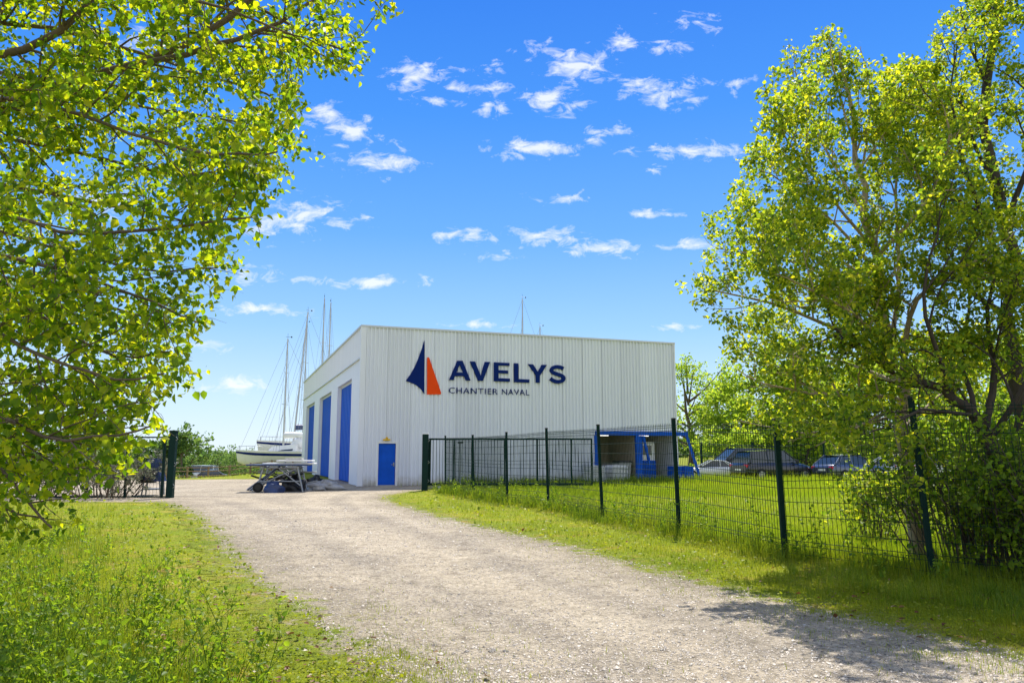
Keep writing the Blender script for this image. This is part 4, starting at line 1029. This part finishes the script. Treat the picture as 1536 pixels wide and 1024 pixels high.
# --- shrubs (twiggy)
def shrub(px, Y, w, h, label, leafm='leaf_bush', barkm='bark', stems=26, leafsz=.055, leaves=20, name='shrub', group=None, levels=2, lean=0, r=.012):
    b = P(px, 690, Y); b.z = float(zg(np.array(b.x), np.array(b.y))); leaves = leaves*2.4
    root = thing(name, label, 'bush', b, 0, group); T = Tree()
    for k in range(stems):
        a = rnd.uniform(0, 2*PI); rr = w*.5*math.sqrt(rnd.random())
        p0 = np.array([b.x+math.cos(a)*rr*.45, b.y+math.sin(a)*rr*.45, b.z]); hh = h*rnd.uniform(.6, 1)*(1-.35*rr/(w*.5))
        p2 = np.array([b.x+math.cos(a)*rr+lean, b.y+math.sin(a)*rr, b.z+hh]); p1 = (p0+p2)/2+rv()*w*.04+np.array([0, 0, h*.08])
        lv = [dict(n=5/max(.4, h*.6), L=(.22*h, .42*h), r=r*.5, up=.35, wob=.25), dict(n=5/max(.4, h*.6), L=(.1*h, .2*h), r=r*.3, leaves=leaves, spread=.03, droop=0, seg=3)]
        T.limb([p0, p1, p2], r*rnd.uniform(.7, 1.4), r*.35, lv, .2, 4)
    finish(T, root, leafsz, leafm, barkm, crown='foliage', trunk='stems')
    return root
shrub(1440, 10.2, 2.6, 2.3, 'tangled bush of bare brown stems under the leaning trees', stems=60, leaves=16, barkm='bark', r=.013)
shrub(1520, 9.6, 2.2, 2.0, 'dark dense bush at right edge of the fence', stems=50, leaves=18, barkm='bark_dark', r=.013)
shrub(1300, 13.6, 1.3, 1.5, 'leafy bright green shrub behind fence, left of the pale trunk', stems=26, leaves=17, r=.008, leafm='leaf_mid', leafsz=.06)
shrub(1500, 13.5, 3.0, 3.2, 'tall bush behind the right hand tree trunks', stems=50, leaves=26, barkm='bark', r=.015, leafsz=.07)
shrub(1640, 8.5, 2.4, 2.6, 'bush just outside the right edge by the fence end', stems=24, leaves=12, barkm='bark_dark')
shrub(165, 27.2, 4.6, 1.9, 'grey dry brushwood behind the left fence', leafm='leaf_grey', stems=46, leaves=20, leafsz=.075, r=.016)
shrub(60, 27.6, 4.6, 2.3, 'grey green brush further left behind the left fence', leafm='leaf_grey', stems=40, leaves=16, leafsz=.08, r=.016)

# --- generic background trees: clumped crowns
def bgtree(px, Y, w, h, label, leafm='leaf_far', n=5200, leafsz=.22, name='leafy_tree', group=None, barkm='bark', trunkfrac=.25, seed=0, cat='tree'):
    rs = np.random.default_rng(seed+100)
    b = P(px, 690, Y); b.z = float(zg(np.array(b.x), np.array(b.y)))
    root = thing(name, label, cat, b, 0, group); mb = MB()
    top = np.array([rs.normal()*w*.04, rs.normal()*w*.04, h*.86])
    tp = [np.array([0, 0, -.2]), np.array([rs.normal()*.05*w, 0, h*.3]), top*np.array([1, 1, .62])+np.array([rs.normal()*.03*w, 0, 0]), top]
    mb.tube(tp, [h*.028, h*.02, h*.012, h*.003], 6, False)
    cl_ = []
    nl = 16
    for k in range(nl):
        a = rs.uniform(0, 2*PI); f = rs.uniform(trunkfrac, .92); base = np.array([0, 0, h*f*.75])
        env = math.sin(min(1, max(.12, (f-trunkfrac*.5)))*PI)**.6
        e_ = np.array([math.cos(a)*w*.46*env*rs.uniform(.6, 1), math.sin(a)*w*.46*env*rs.uniform(.6, 1), h*min(.95, f*1.02+.08*rs.random())])
        mid = (base+e_)/2+np.array([0, 0, -.02*h])
        mb.tube([base, mid, e_], [h*.011, h*.007, h*.002], 4, False)
        for j in range(3):
            cl_.append((base*(.45-.2*j)+e_*(.55+.2*j)+rs.normal(size=3)*w*.05, w*rs.uniform(.09, .16)))
        for j in range(2):
            q_ = e_+rs.normal(size=3)*w*.10; mb.tube([mid*.4+e_*.6, q_], [h*.004, h*.0015], 3, False); cl_.append((q_, w*rs.uniform(.06, .11)))
    for k in range(8): cl_.append((top+rs.normal(size=3)*np.array([.12*w, .12*w, .05*h]), w*rs.uniform(.07, .13)))
    c = np.array([q_[0] for q_ in cl_]); r = np.array([q_[1] for q_ in cl_])
    i = rs.integers(0, len(c), n); d = rs.normal(size=(n, 3)); d /= np.linalg.norm(d, axis=1, keepdims=True)
    p = c[i]+d*(r[i]*rs.random(n)**.45)[:, None]*np.array([1.15, 1.15, .85])
    dd = rs.normal(size=(n, 3)); dd[:, 2] -= .3; dd /= np.linalg.norm(dd, axis=1, keepdims=True)
    V, Fq = leaf_arrays(p, dd, leafsz, .3, .42, .4)
    mb.build('trunk', M[barkm], root, fix=False); np_obj('crown', V, [Fq], M[leafm], root)
bg = [(1035,64,6.5,9.6,'slender pale spring tree right beside the hall corner'),
      (1078,66,5.5,8.2,'small tree next to the slender one by the hall corner'),
      (1120,60,7,8.0,'round bright tree behind the dark people carrier'),
      (1175,58,7.5,8.6,'broad tree behind the black estate car'),
      (1230,60,7.5,8.2,'tree behind the gap between black and grey blue cars'),
      (1290,58,8,9,'tree behind the grey blue hatchback'),
      (1355,58,8,9.2,'tree behind the silver car'),
      (1420,56,8,9.5,'tree behind the white car at far right'),
      (1490,56,8,10,'background tree behind the upright dark trunk'),
      (1570,55,8.5,10,'last background tree beyond the right edge')]
for k, (px_, Y, w, h, lab) in enumerate(bg): bgtree(px_, Y, w, h, lab, seed=k, n=9000 if k > 1 else 3800, leafsz=.2 if k > 1 else .17, group='trees beyond the parked cars', trunkfrac=.1 if k > 1 else .25)
for k, px_ in enumerate([1085,1150,1210,1270,1330,1400,1470,1545]):
    bgtree(px_, 53.5, 5.0, 2.6+.5*(k % 3), 'low hedge bush at the back of the car park, %s' % ['nearest the hall','behind the people carrier','behind the black estate','behind the hatchback bonnet','behind the silver car','behind the white car','left of the upright trunk','at the right edge'][k], n=3000, leafsz=.16, name='hedge_bush', group='bushes along the car park', trunkfrac=.02, seed=40+k, cat='bush')
far = [(205,150,9,5.5),(236,140,7,6.2),(252,120,6,5.2),(272,118,7,6.8),(287,160,9,6.5),(325,190,14,6.5),(345,200,13,5.5),(362,210,14,5.2),(305,230,14,5.5),(385,220,16,6),(410,230,16,6),(170,160,14,8),(120,150,14,9),(60,150,14,9),(0,140,14,9)]
for k, (px_, Y, w, h) in enumerate(far):
    vis = ['left of the left gate post, lowest','just behind the left gate post','first right of the left gate post','bushy, second right of the left gate post','behind the camper van roof','right of the camper van','in the gap right of the camper van','dark, left of the boat bow','above the camper van, farthest','behind the boat bow','behind the boat keel','seen through the left fence','behind the grey brush','behind the left foliage','far left behind the foliage'][k]
    bgtree(px_, Y, w, h+1, 'distant tree on the shore line, '+vis, leafm='leaf_distant', n=1500, leafsz=.42, group='distant trees on the shore', trunkfrac=.05, seed=70+k)
# distant wooded shore
V_ = []; n = 60000
x = RNG.uniform(-420, 500, n); y = 300+RNG.random(n)*40; hmax = 6.5+2.0*hashnoise(x*.06, y*.0)+1.3*hashnoise(x*.21, y*.0)
z = zg(x, y)+hmax*RNG.random(n)**.7
d = RNG.normal(size=(n, 3)); d /= np.linalg.norm(d, axis=1, keepdims=True)
V, Fq = leaf_arrays(np.stack([x, y, z], -1), d, 1.5, .3, .42, .4)
o = np_obj('far_wood', V, [Fq], M['leaf_distant']); tag(o, 'far off wood reading as one dark band on the horizon', 'wood', kind='stuff')

# ---------------------------------------------------------------- grass
def blades(x, y, z, h, w, bend=.35, rng=RNG):
    n = len(x); a = rng.uniform(0, 2*PI, n); l = rng.uniform(.1, 1, n)*bend
    dx, dy = np.cos(a), np.sin(a); sx, sy = -dy, dx
    b = np.stack([x, y, z], -1)
    def pt(t, s_, k): return b+np.stack([dx*h*l*t*t*1.2+sx*w*s_*k, dy*h*l*t*t*1.2+sy*w*s_*k, h*t*(1-.3*l*t)], -1)
    V = np.stack([pt(0, -.5, 1), pt(0, .5, 1), pt(.55, .5, .8), pt(.55, -.5, .8), pt(1, 0, 0)], 1).reshape(-1, 3)
    i = np.arange(n)[:, None]*5
    return V, [i+np.array([[0, 1, 2, 3]]), i+np.array([[3, 2, 4]])]
def pix_sample(n, x0, x1, y0, y1):
    px = RNG.uniform(x0, x1, n); py = RNG.uniform(y0, y1, n)
    u = (512-py)/F; ry = cp-u*sp; rz = sp+u*cp; t = -CH/rz
    return (px-768)/F*t, ry*t
fl = [(p[0].x, p[0].y) for p in PT]
def fence_side(x, y):
    """signed: positive beyond (behind) the fence line"""
    fx = np.array([f_[0] for f_ in fl]); fy = np.array([f_[1] for f_ in fl]); o_ = np.argsort(fy)
    xl_ = np.interp(y, fy[o_], fx[o_]); return np.where(y < gb.y+.5, x-xl_, -1)
# hall footprint test
def in_hall(x, y):
    lx_ = (x-C0.x)*ca+(y-C0.y)*sa; ly_ = -(x-C0.x)*sa+(y-C0.y)*ca
    return (lx_ > -.2) & (lx_ < W+.2) & (ly_ > -.12) & (ly_ < D)
def make_grass(name, label, n, box, hfun, m, wmul=1.0, side_=None, dens=None):
    x, y = pix_sample(n, *box)
    rd = road_dist(x, y)
    nz = hashnoise(x, y, 1.6)*.5+hashnoise(x+3, y-2, 5.0)*.5
    pk = np.where(rd > 0, .35+1.2*np.clip(rd, 0, .6), np.exp(rd/.35)*.5)*(1+.8*nz)
    k = (RNG.random(n) < pk) & ~in_hall(x, y) & (y < 120)
    if side_ is not None: k &= side_(x, y)
    x, y, rd, nz = x[k], y[k], rd[k], nz[k]
    h, w = hfun(x, y, rd, nz); w = np.maximum(w, y*.00042)*wmul
    V, Fq = blades(x, y, zg(x, y)-.01, h, w)
    o = np_obj(name, V, Fq, M[m]); tag(o, label, 'grass', kind='stuff'); print(name, len(x))
    return o
def h_left(x, y, rd, nz):
    t = sm(.5, 2.4, rd); h = (.035+.05*t+.20*t*np.clip(nz+.35, 0, 1.2))*RNG.uniform(.5, 1.25, len(x)); return h, .003+.003*t*RNG.random(len(x))
make_grass('grass', 'bright yellow green grass on the left verge', 260000, (-500, 780, 700, 1400), h_left, 'grass', side_=lambda x, y: x < -.3)
def h_right(x, y, rd, nz):
    fs = fence_side(x, y); t = np.exp(-(fs/.45)**2); h = (.04+.035*np.clip(rd, 0, 1)+.05*np.clip(nz, 0, 1)+.28*t*np.clip(.6+nz, .1, 1.2))*RNG.uniform(.5, 1.25, len(x)); return h, .003+.003*RNG.random(len(x))
make_grass('grass', 'short sunny grass on the right verge up to the mesh fence', 620000, (550, 2100, 728, 1300), h_right, 'grass', side_=lambda x, y: (x > -8) & (fence_side(x, y) < .35) & (y < gb.y+1))
def h_mead(x, y, rd, nz):
    h = (.14+.16*np.clip(nz+.2, 0, 1))*RNG.uniform(.5, 1.3, len(x)); h = h*np.where(y > 30, 1.3, 1)*np.where(y > 38, 1.6, 1); return h, .005+.003*RNG.random(len(x))
make_grass('grass', 'lush bright meadow grass between fence and parked cars', 420000, (560, 2100, 716, 1000), h_mead, 'grass_meadow', side_=lambda x, y: fence_side(x, y) > .1)
make_grass('grass', 'far rough grass of the meadow just before the parked cars', 120000, (560, 1700, 706, 745), h_mead, 'grass_meadow', side_=lambda x, y: (fence_side(x, y) > .1) | (y > 34))
# tall clumps along the fence
def clumps(name, label, centers, m, nb=60, hh=(.3, .7), spread=.18):
    xs_, ys_, hs_ = [], [], []
    for cx, cy, s_ in centers:
        n = int(nb*RNG.uniform(.6, 1.3)); xs_.append(cx+RNG.normal(size=n)*spread*s_); ys_.append(cy+RNG.normal(size=n)*spread*s_); hs_.append(RNG.uniform(*hh, n)*s_)
    x = np.concatenate(xs_); y = np.concatenate(ys_); h = np.concatenate(hs_)
    V, Fq = blades(x, y, zg(x, y)-.01, h, np.maximum(.005, y*.0005)*np.ones(len(x)), .7)
    o = np_obj(name, V, Fq, M[m]); tag(o, label, 'grass', kind='stuff')
cs = []
for i in range(len(PT)-1):
    a, b = PT[i][0], PT[i+1][0]; n = int((b-a).length*5)
    for k in range(n): f = RNG.random(); p = a.lerp(b, f); cs.append((p.x+RNG.normal()*.22, p.y+RNG.normal()*.22, RNG.uniform(.45, 1.0)))
clumps('tall_grass', 'tall darker grass tufts growing along the foot of the mesh fence', cs, 'grass_tall', 46, (.25, .6))
cs = []
for k in range(520):
    x, y = pix_sample(1, -300, 330, 800, 1250)
    rd = road_dist(x, y)
    if rd[0] > 1.0 and RNG.random() < (rd[0]-.7)/1.8: cs.append((x[0], y[0], RNG.uniform(.35, .95)))
clumps('tall_grass', 'tall tangled grass in the left foreground corner', cs, 'grass_tall', 70, (.2, .5), .12)
cs = []
for k in range(260):
    x = RNG.uniform(3.5, 9); y = RNG.uniform(5.5, 10)
    if fence_side(np.array([x]), np.array([y]))[0] < .3 and road_dist(np.array([x]), np.array([y]))[0] > 1.0: cs.append((x, y, RNG.uniform(.3, .75)))
clumps('tall_grass', 'tall green grass under the right hand trees', cs, 'grass_tall', 55, (.25, .55), .14)
cs = []
for k in range(120):
    p = hall_pt(RNG.uniform(3.5, W+3), -RNG.uniform(.6, 2.6)); cs.append((p.x, p.y, RNG.uniform(.6, 1.3)))
clumps('tall_grass', 'rough grass along the foot of the hall facade', cs, 'grass_tall', 40, (.25, .55), .3)
# broad-leaved weeds in left foreground and along the fence
def weeds(name, label, spots, m, sz):
    T = Tree()
    for x, y, h in spots:
        d = nrm(np.array([RNG.normal()*.35, RNG.normal()*.35, 1])); p0 = np.array([x, y, 0.]); p1 = p0+d*h*.55; p2 = p1+nrm(d+rv()*.25)*h*.45
        T.mb.tube([p0, p1, p2], [.004, .003, .0015], 3, False)
        T.side(np.array([p0, p1, p2]), [.003]*3, [dict(n=16/max(h, .3)*.5, L=(.07, .16), r=.002, up=.2, leaves=40, seg=2, spread=.01, droop=.0)], .15)
    V, Fq = leaf_arrays(np.array(T.lp), np.array(T.ld), sz, .35, .36, .9)
    n0 = len(T.mb.v); Vw = np.array(T.mb.v); Fw = np.array(T.mb.f)
    o = np_obj(name, np.concatenate([V, Vw]), [Fq, Fw+len(V)], M[m]); tag(o, label, 'weeds', kind='stuff')
    print(name, len(T.lp))
sp_ = []
while len(sp_) < 560:
    x, y = pix_sample(1, -250, 420, 790, 1250)
    rd = road_dist(x, y)[0]
    if rd > .8 and RNG.random() < rd/2.5: sp_.append((x[0], y[0], RNG.uniform(.2, .65)))
weeds('weeds', 'leafy weeds with thin stems in the left foreground', sp_, 'leaf_bush', .031)
sp_ = []
for k in range(170):
    i = RNG.integers(0, len(PT)-1); p = PT[i][0].lerp(PT[i+1][0], RNG.random()); sp_.append((p.x+RNG.normal()*.35, p.y+RNG.normal()*.35, RNG.uniform(.25, .9)))
weeds('weeds', 'leafy weeds climbing along the mesh fence', sp_, 'leaf_bush', .042)
# low clover-like ground cover on both verges
x, y = pix_sample(130000, -400, 1900, 745, 1400); rd = road_dist(x, y); k = (rd > -.05) & (y < 26) & (RNG.random(len(x)) < .35+.5*(hashnoise(x, y, 3.0) > 0)); x, y = x[k], y[k]
d = RNG.normal(size=(len(x), 3)); d[:, 2] = np.abs(d[:, 2])*.6+.1; d /= np.linalg.norm(d, axis=1, keepdims=True)
V, Fq = leaf_arrays(np.stack([x, y, RNG.uniform(.005, .07, len(x))], -1), d, .022, .35, .4, 1.5)
V = V.reshape(-1, 6, 3); c = V[:, :1]; V = (c+(V-c)*np.maximum(1, y/7)[:, None, None]).reshape(-1, 3)
o = np_obj('ground_cover', V, [Fq], M['grass']); tag(o, 'low clover and small weeds among the verge grass', 'ground cover', kind='stuff')
# fallen leaves
x, y = pix_sample(6500, -200, 1800, 752, 1300); rd = road_dist(x, y); k = (rd > -.6) & (y < 20) & (RNG.random(len(x)) < np.where(rd > .1, .55, .12)); x, y = x[k], y[k]
d = RNG.normal(size=(len(x), 3)); d[:, 2] *= .15; d /= np.linalg.norm(d, axis=1, keepdims=True)
V, Fq = leaf_arrays(np.stack([x, y, RNG.uniform(.01, .06, len(x))], -1), d, .045, .3, .36, 2.0)
o = np_obj('fallen_leaves', V, [Fq], M['deadleaf']); tag(o, 'brown and straw coloured fallen leaves scattered on the verges', 'leaves', kind='stuff')
# gravel stones
n = 200000
x, y = pix_sample(n, -100, 1700, 735, 1400); rd = road_dist(x, y); k = (rd < .12) & (y < 22) & (RNG.random(n) < .75+.35*hashnoise(x, y, 1.1)); x, y = x[k], y[k]; n = len(x)
s = (RNG.lognormal(0, .42, n)*.0055*np.maximum(1, y/9)).clip(.003, .03)
dirs = np.array([[1,0,0],[0,1,0],[-1,0,0],[0,-1,0],[0,0,.75],[0,0,-.4]], float)
a = RNG.uniform(0, 2*PI, n); ca_, sa_ = np.cos(a), np.sin(a)
V = dirs[None]*s[:, None, None]*RNG.uniform(.6, 1.3, (n, 6, 1))
V = np.stack([V[..., 0]*ca_[:, None]*1.3-V[..., 1]*sa_[:, None], V[..., 0]*sa_[:, None]*1.3+V[..., 1]*ca_[:, None], V[..., 2]], -1)
V += np.stack([x, y, .006+s*.2], -1)[:, None]
tri = np.array([[0,1,4],[1,2,4],[2,3,4],[3,0,4]]); Fq = (np.arange(n)[:, None, None]*6+tri[None]).reshape(-1, 3)
o = np_obj('gravel_stones', V.reshape(-1, 3), [Fq], M['stone']); tag(o, 'loose pale stones scattered over the gravel track', 'gravel', kind='stuff')
print('stones', n)

# ---------------------------------------------------------------- light and sky
EL = math.radians(57); AZ = math.radians(14)   # azimuth from +Y towards +X
sd_ = Vector((math.sin(AZ)*math.cos(EL), math.cos(AZ)*math.cos(EL), math.sin(EL)))
sun = bpy.data.lights.new('sun', 'SUN'); so = bpy.data.objects.new('sun', sun); COL.objects.link(so)
sun.energy = 4.6; sun.angle = math.radians(.53); sun.color = (1, .95, .86)
so.rotation_euler = sd_.to_track_quat('Z', 'Y').to_euler(); so.location = (0, 0, 50)
w = bpy.data.worlds.new('World'); S.world = w; w.use_nodes = True; nt = w.node_tree; nt.nodes.clear(); L = nt.links
out = nt.nodes.new('ShaderNodeOutputWorld'); bgd = nt.nodes.new('ShaderNodeBackground')
sky = nt.nodes.new('ShaderNodeTexSky'); sky.sky_type = 'NISHITA'; sky.sun_disc = False; sky.sun_elevation = EL; sky.sun_rotation = AZ
sky.air_density = 1.0; sky.dust_density = .3; sky.ozone_density = 2.5; sky.altitude = 0
hsv = nd(nt, 'ShaderNodeHueSaturation', Saturation=1.25, Value=1.0); L.new(sky.outputs[0], hsv.inputs['Color'])
tc = nt.nodes.new('ShaderNodeTexCoord'); sx = nt.nodes.new('ShaderNodeSeparateXYZ'); L.new(tc.outputs['Generated'], sx.inputs[0])
def mth(op, a, b=None, clamp=False):
    m_ = nt.nodes.new('ShaderNodeMath'); m_.operation = op; m_.use_clamp = clamp
    for i, v in enumerate((a, b)):
        if v is None: continue
        if isinstance(v, (int, float)): m_.inputs[i].default_value = v
        else: L.new(v, m_.inputs[i])
    return m_.outputs[0]
ysafe = mth('MAXIMUM', sx.outputs[1], .05)
u = mth('DIVIDE', sx.outputs[0], ysafe); v = mth('DIVIDE', sx.outputs[2], ysafe)
cv = nt.nodes.new('ShaderNodeCombineXYZ'); L.new(u, cv.inputs[0]); L.new(v, cv.inputs[1])
# deep clear blue overhead, pale blue at the horizon
sr = ramp(nt, [(0, (.66,.79,.92)), (.07, (.52,.71,.92)), (.16, (.30,.55,.89)), (.28, (.13,.38,.87)), (.42, (.05,.265,.83)), (.56, (.018,.18,.76)), (.75, (.01,.14,.6)), (1, (.02,.12,.5))], sx.outputs[2])
sg = nd(nt, 'ShaderNodeVectorMath', _operation='SCALE'); sg.inputs['Scale'].default_value = 7.6; L.new(sr.outputs[0], sg.inputs[0])
skm = nd(nt, 'ShaderNodeMix', _data_type='RGBA'); skm.inputs[0].default_value = .88; L.new(hsv.outputs[0], skm.inputs[6]); L.new(sg.outputs[0], skm.inputs[7]); skyc = skm.outputs[2]
# warp
mpn = nd(nt, 'ShaderNodeMapping'); mpn.inputs['Scale'].default_value = (1, 1.9, 1); L.new(cv.outputs[0], mpn.inputs[0])
n1 = nd(nt, 'ShaderNodeTexNoise', Scale=30.0, Detail=8.0, Roughness=.66, Distortion=.5); L.new(mpn.outputs[0], n1.inputs['Vector'])
n2 = nd(nt, 'ShaderNodeTexNoise', Scale=9.0, Detail=4.0); L.new(mpn.outputs[0], n2.inputs['Vector'])
wv = nt.nodes.new('ShaderNodeVectorMath'); wv.operation = 'MULTIPLY_ADD'; L.new(n2.outputs['Color'], wv.inputs[0]); wv.inputs[1].default_value = (.05, .02, 0)
sb = nt.nodes.new('ShaderNodeVectorMath'); sb.operation = 'SUBTRACT'; L.new(cv.outputs[0], sb.inputs[0]); sb.inputs[1].default_value = (.025, .01, 0); L.new(sb.outputs[0], wv.inputs[2])
clouds = [(622,113,38,22,1),(740,103,24,9,.8),(715,132,38,10,.8),(737,163,22,12,.8),(655,152,32,8,.6),(825,150,42,17,.95),(868,103,46,24,1.1),(935,65,24,14,.9),(818,74,26,12,.7),(1000,70,38,9,.8),(1042,35,38,13,.7),(1000,138,46,20,.9),(958,125,24,8,.8),(1092,125,22,12,.55),
 (475,172,28,15,1),(527,197,36,22,1.15),(568,243,52,18,.75),(800,224,56,13,1.15),(912,196,28,10,.9),(895,215,16,7,.7),(1045,225,80,12,1),(982,253,18,6,.6),(702,355,42,10,1),(815,353,46,12,1),(900,371,48,11,1),(965,322,22,6,.7),(750,388,26,6,.6),(1022,320,28,6,.5),(852,300,38,8,.6),(445,325,62,22,.95),(380,345,40,16,.8),(555,421,74,8,.9),(370,410,42,13,.8),(455,420,22,9,.7),(395,466,52,8,.9),(362,575,42,11,1.05),(288,520,38,8,.8),(710,483,44,5,.55),(1050,368,50,9,.8),(1010,492,20,5,.5),(545,327,16,6,.6),(20,560,60,20,.6),(150,300,60,20,.6),(200,60,60,20,.6)]
acc = None
for cx, cy, rx, ry, den in clouds:
    r_ = ray(cx, cy); cu_, cvv = r_.x/r_.y, r_.z/r_.y
    a = nt.nodes.new('ShaderNodeVectorMath'); a.operation = 'MULTIPLY_ADD'; L.new(wv.outputs[0], a.inputs[0])
    kx, ky = F/rx*.78, F/ry*.80
    a.inputs[1].default_value = (kx, ky, 0); a.inputs[2].default_value = (-cu_*kx, -cvv*ky, 0)
    ln = nt.nodes.new('ShaderNodeVectorMath'); ln.operation = 'LENGTH'; L.new(a.outputs[0], ln.inputs[0])
    s_ = mth('MULTIPLY', ln.outputs['Value'], -den/1.25); s_ = mth('ADD', s_, den)
    acc = s_ if acc is None else mth('MAXIMUM', acc, s_)
acc = mth('MAXIMUM', acc, -.5)
fb = mth('MULTIPLY', mth('SUBTRACT', n1.outputs[0], .5), 3.8)
dn = mth('ADD', acc, fb)
dn = mth('MULTIPLY', mth('SUBTRACT', dn, .25), 1.15, True)
front = mth('GREATER_THAN', sx.outputs[1], .05); dn = mth('MULTIPLY', mth('MULTIPLY', dn, front), .8)
# unseen broken cloud, added behind the camera and overhead to brighten the fill light
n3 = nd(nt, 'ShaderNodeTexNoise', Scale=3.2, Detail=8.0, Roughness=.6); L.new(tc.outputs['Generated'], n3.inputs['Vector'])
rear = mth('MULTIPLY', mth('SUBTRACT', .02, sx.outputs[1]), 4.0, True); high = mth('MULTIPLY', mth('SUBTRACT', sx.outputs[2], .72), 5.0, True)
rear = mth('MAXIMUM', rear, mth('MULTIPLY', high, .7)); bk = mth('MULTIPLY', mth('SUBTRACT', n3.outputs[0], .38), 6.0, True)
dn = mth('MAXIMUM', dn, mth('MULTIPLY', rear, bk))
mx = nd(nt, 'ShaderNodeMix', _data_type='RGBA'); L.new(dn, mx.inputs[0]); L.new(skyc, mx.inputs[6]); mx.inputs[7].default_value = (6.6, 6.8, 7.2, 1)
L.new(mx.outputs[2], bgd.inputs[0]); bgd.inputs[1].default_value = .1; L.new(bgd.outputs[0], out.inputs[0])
vs_ = S.view_settings; S.display_settings.display_device = 'sRGB'
vs_.view_transform = 'Standard'; vs_.look = 'None'; vs_.exposure = .68; vs_.gamma = 1
S.cycles.max_bounces = 8; S.cycles.diffuse_bounces = 4; S.cycles.transmission_bounces = 4
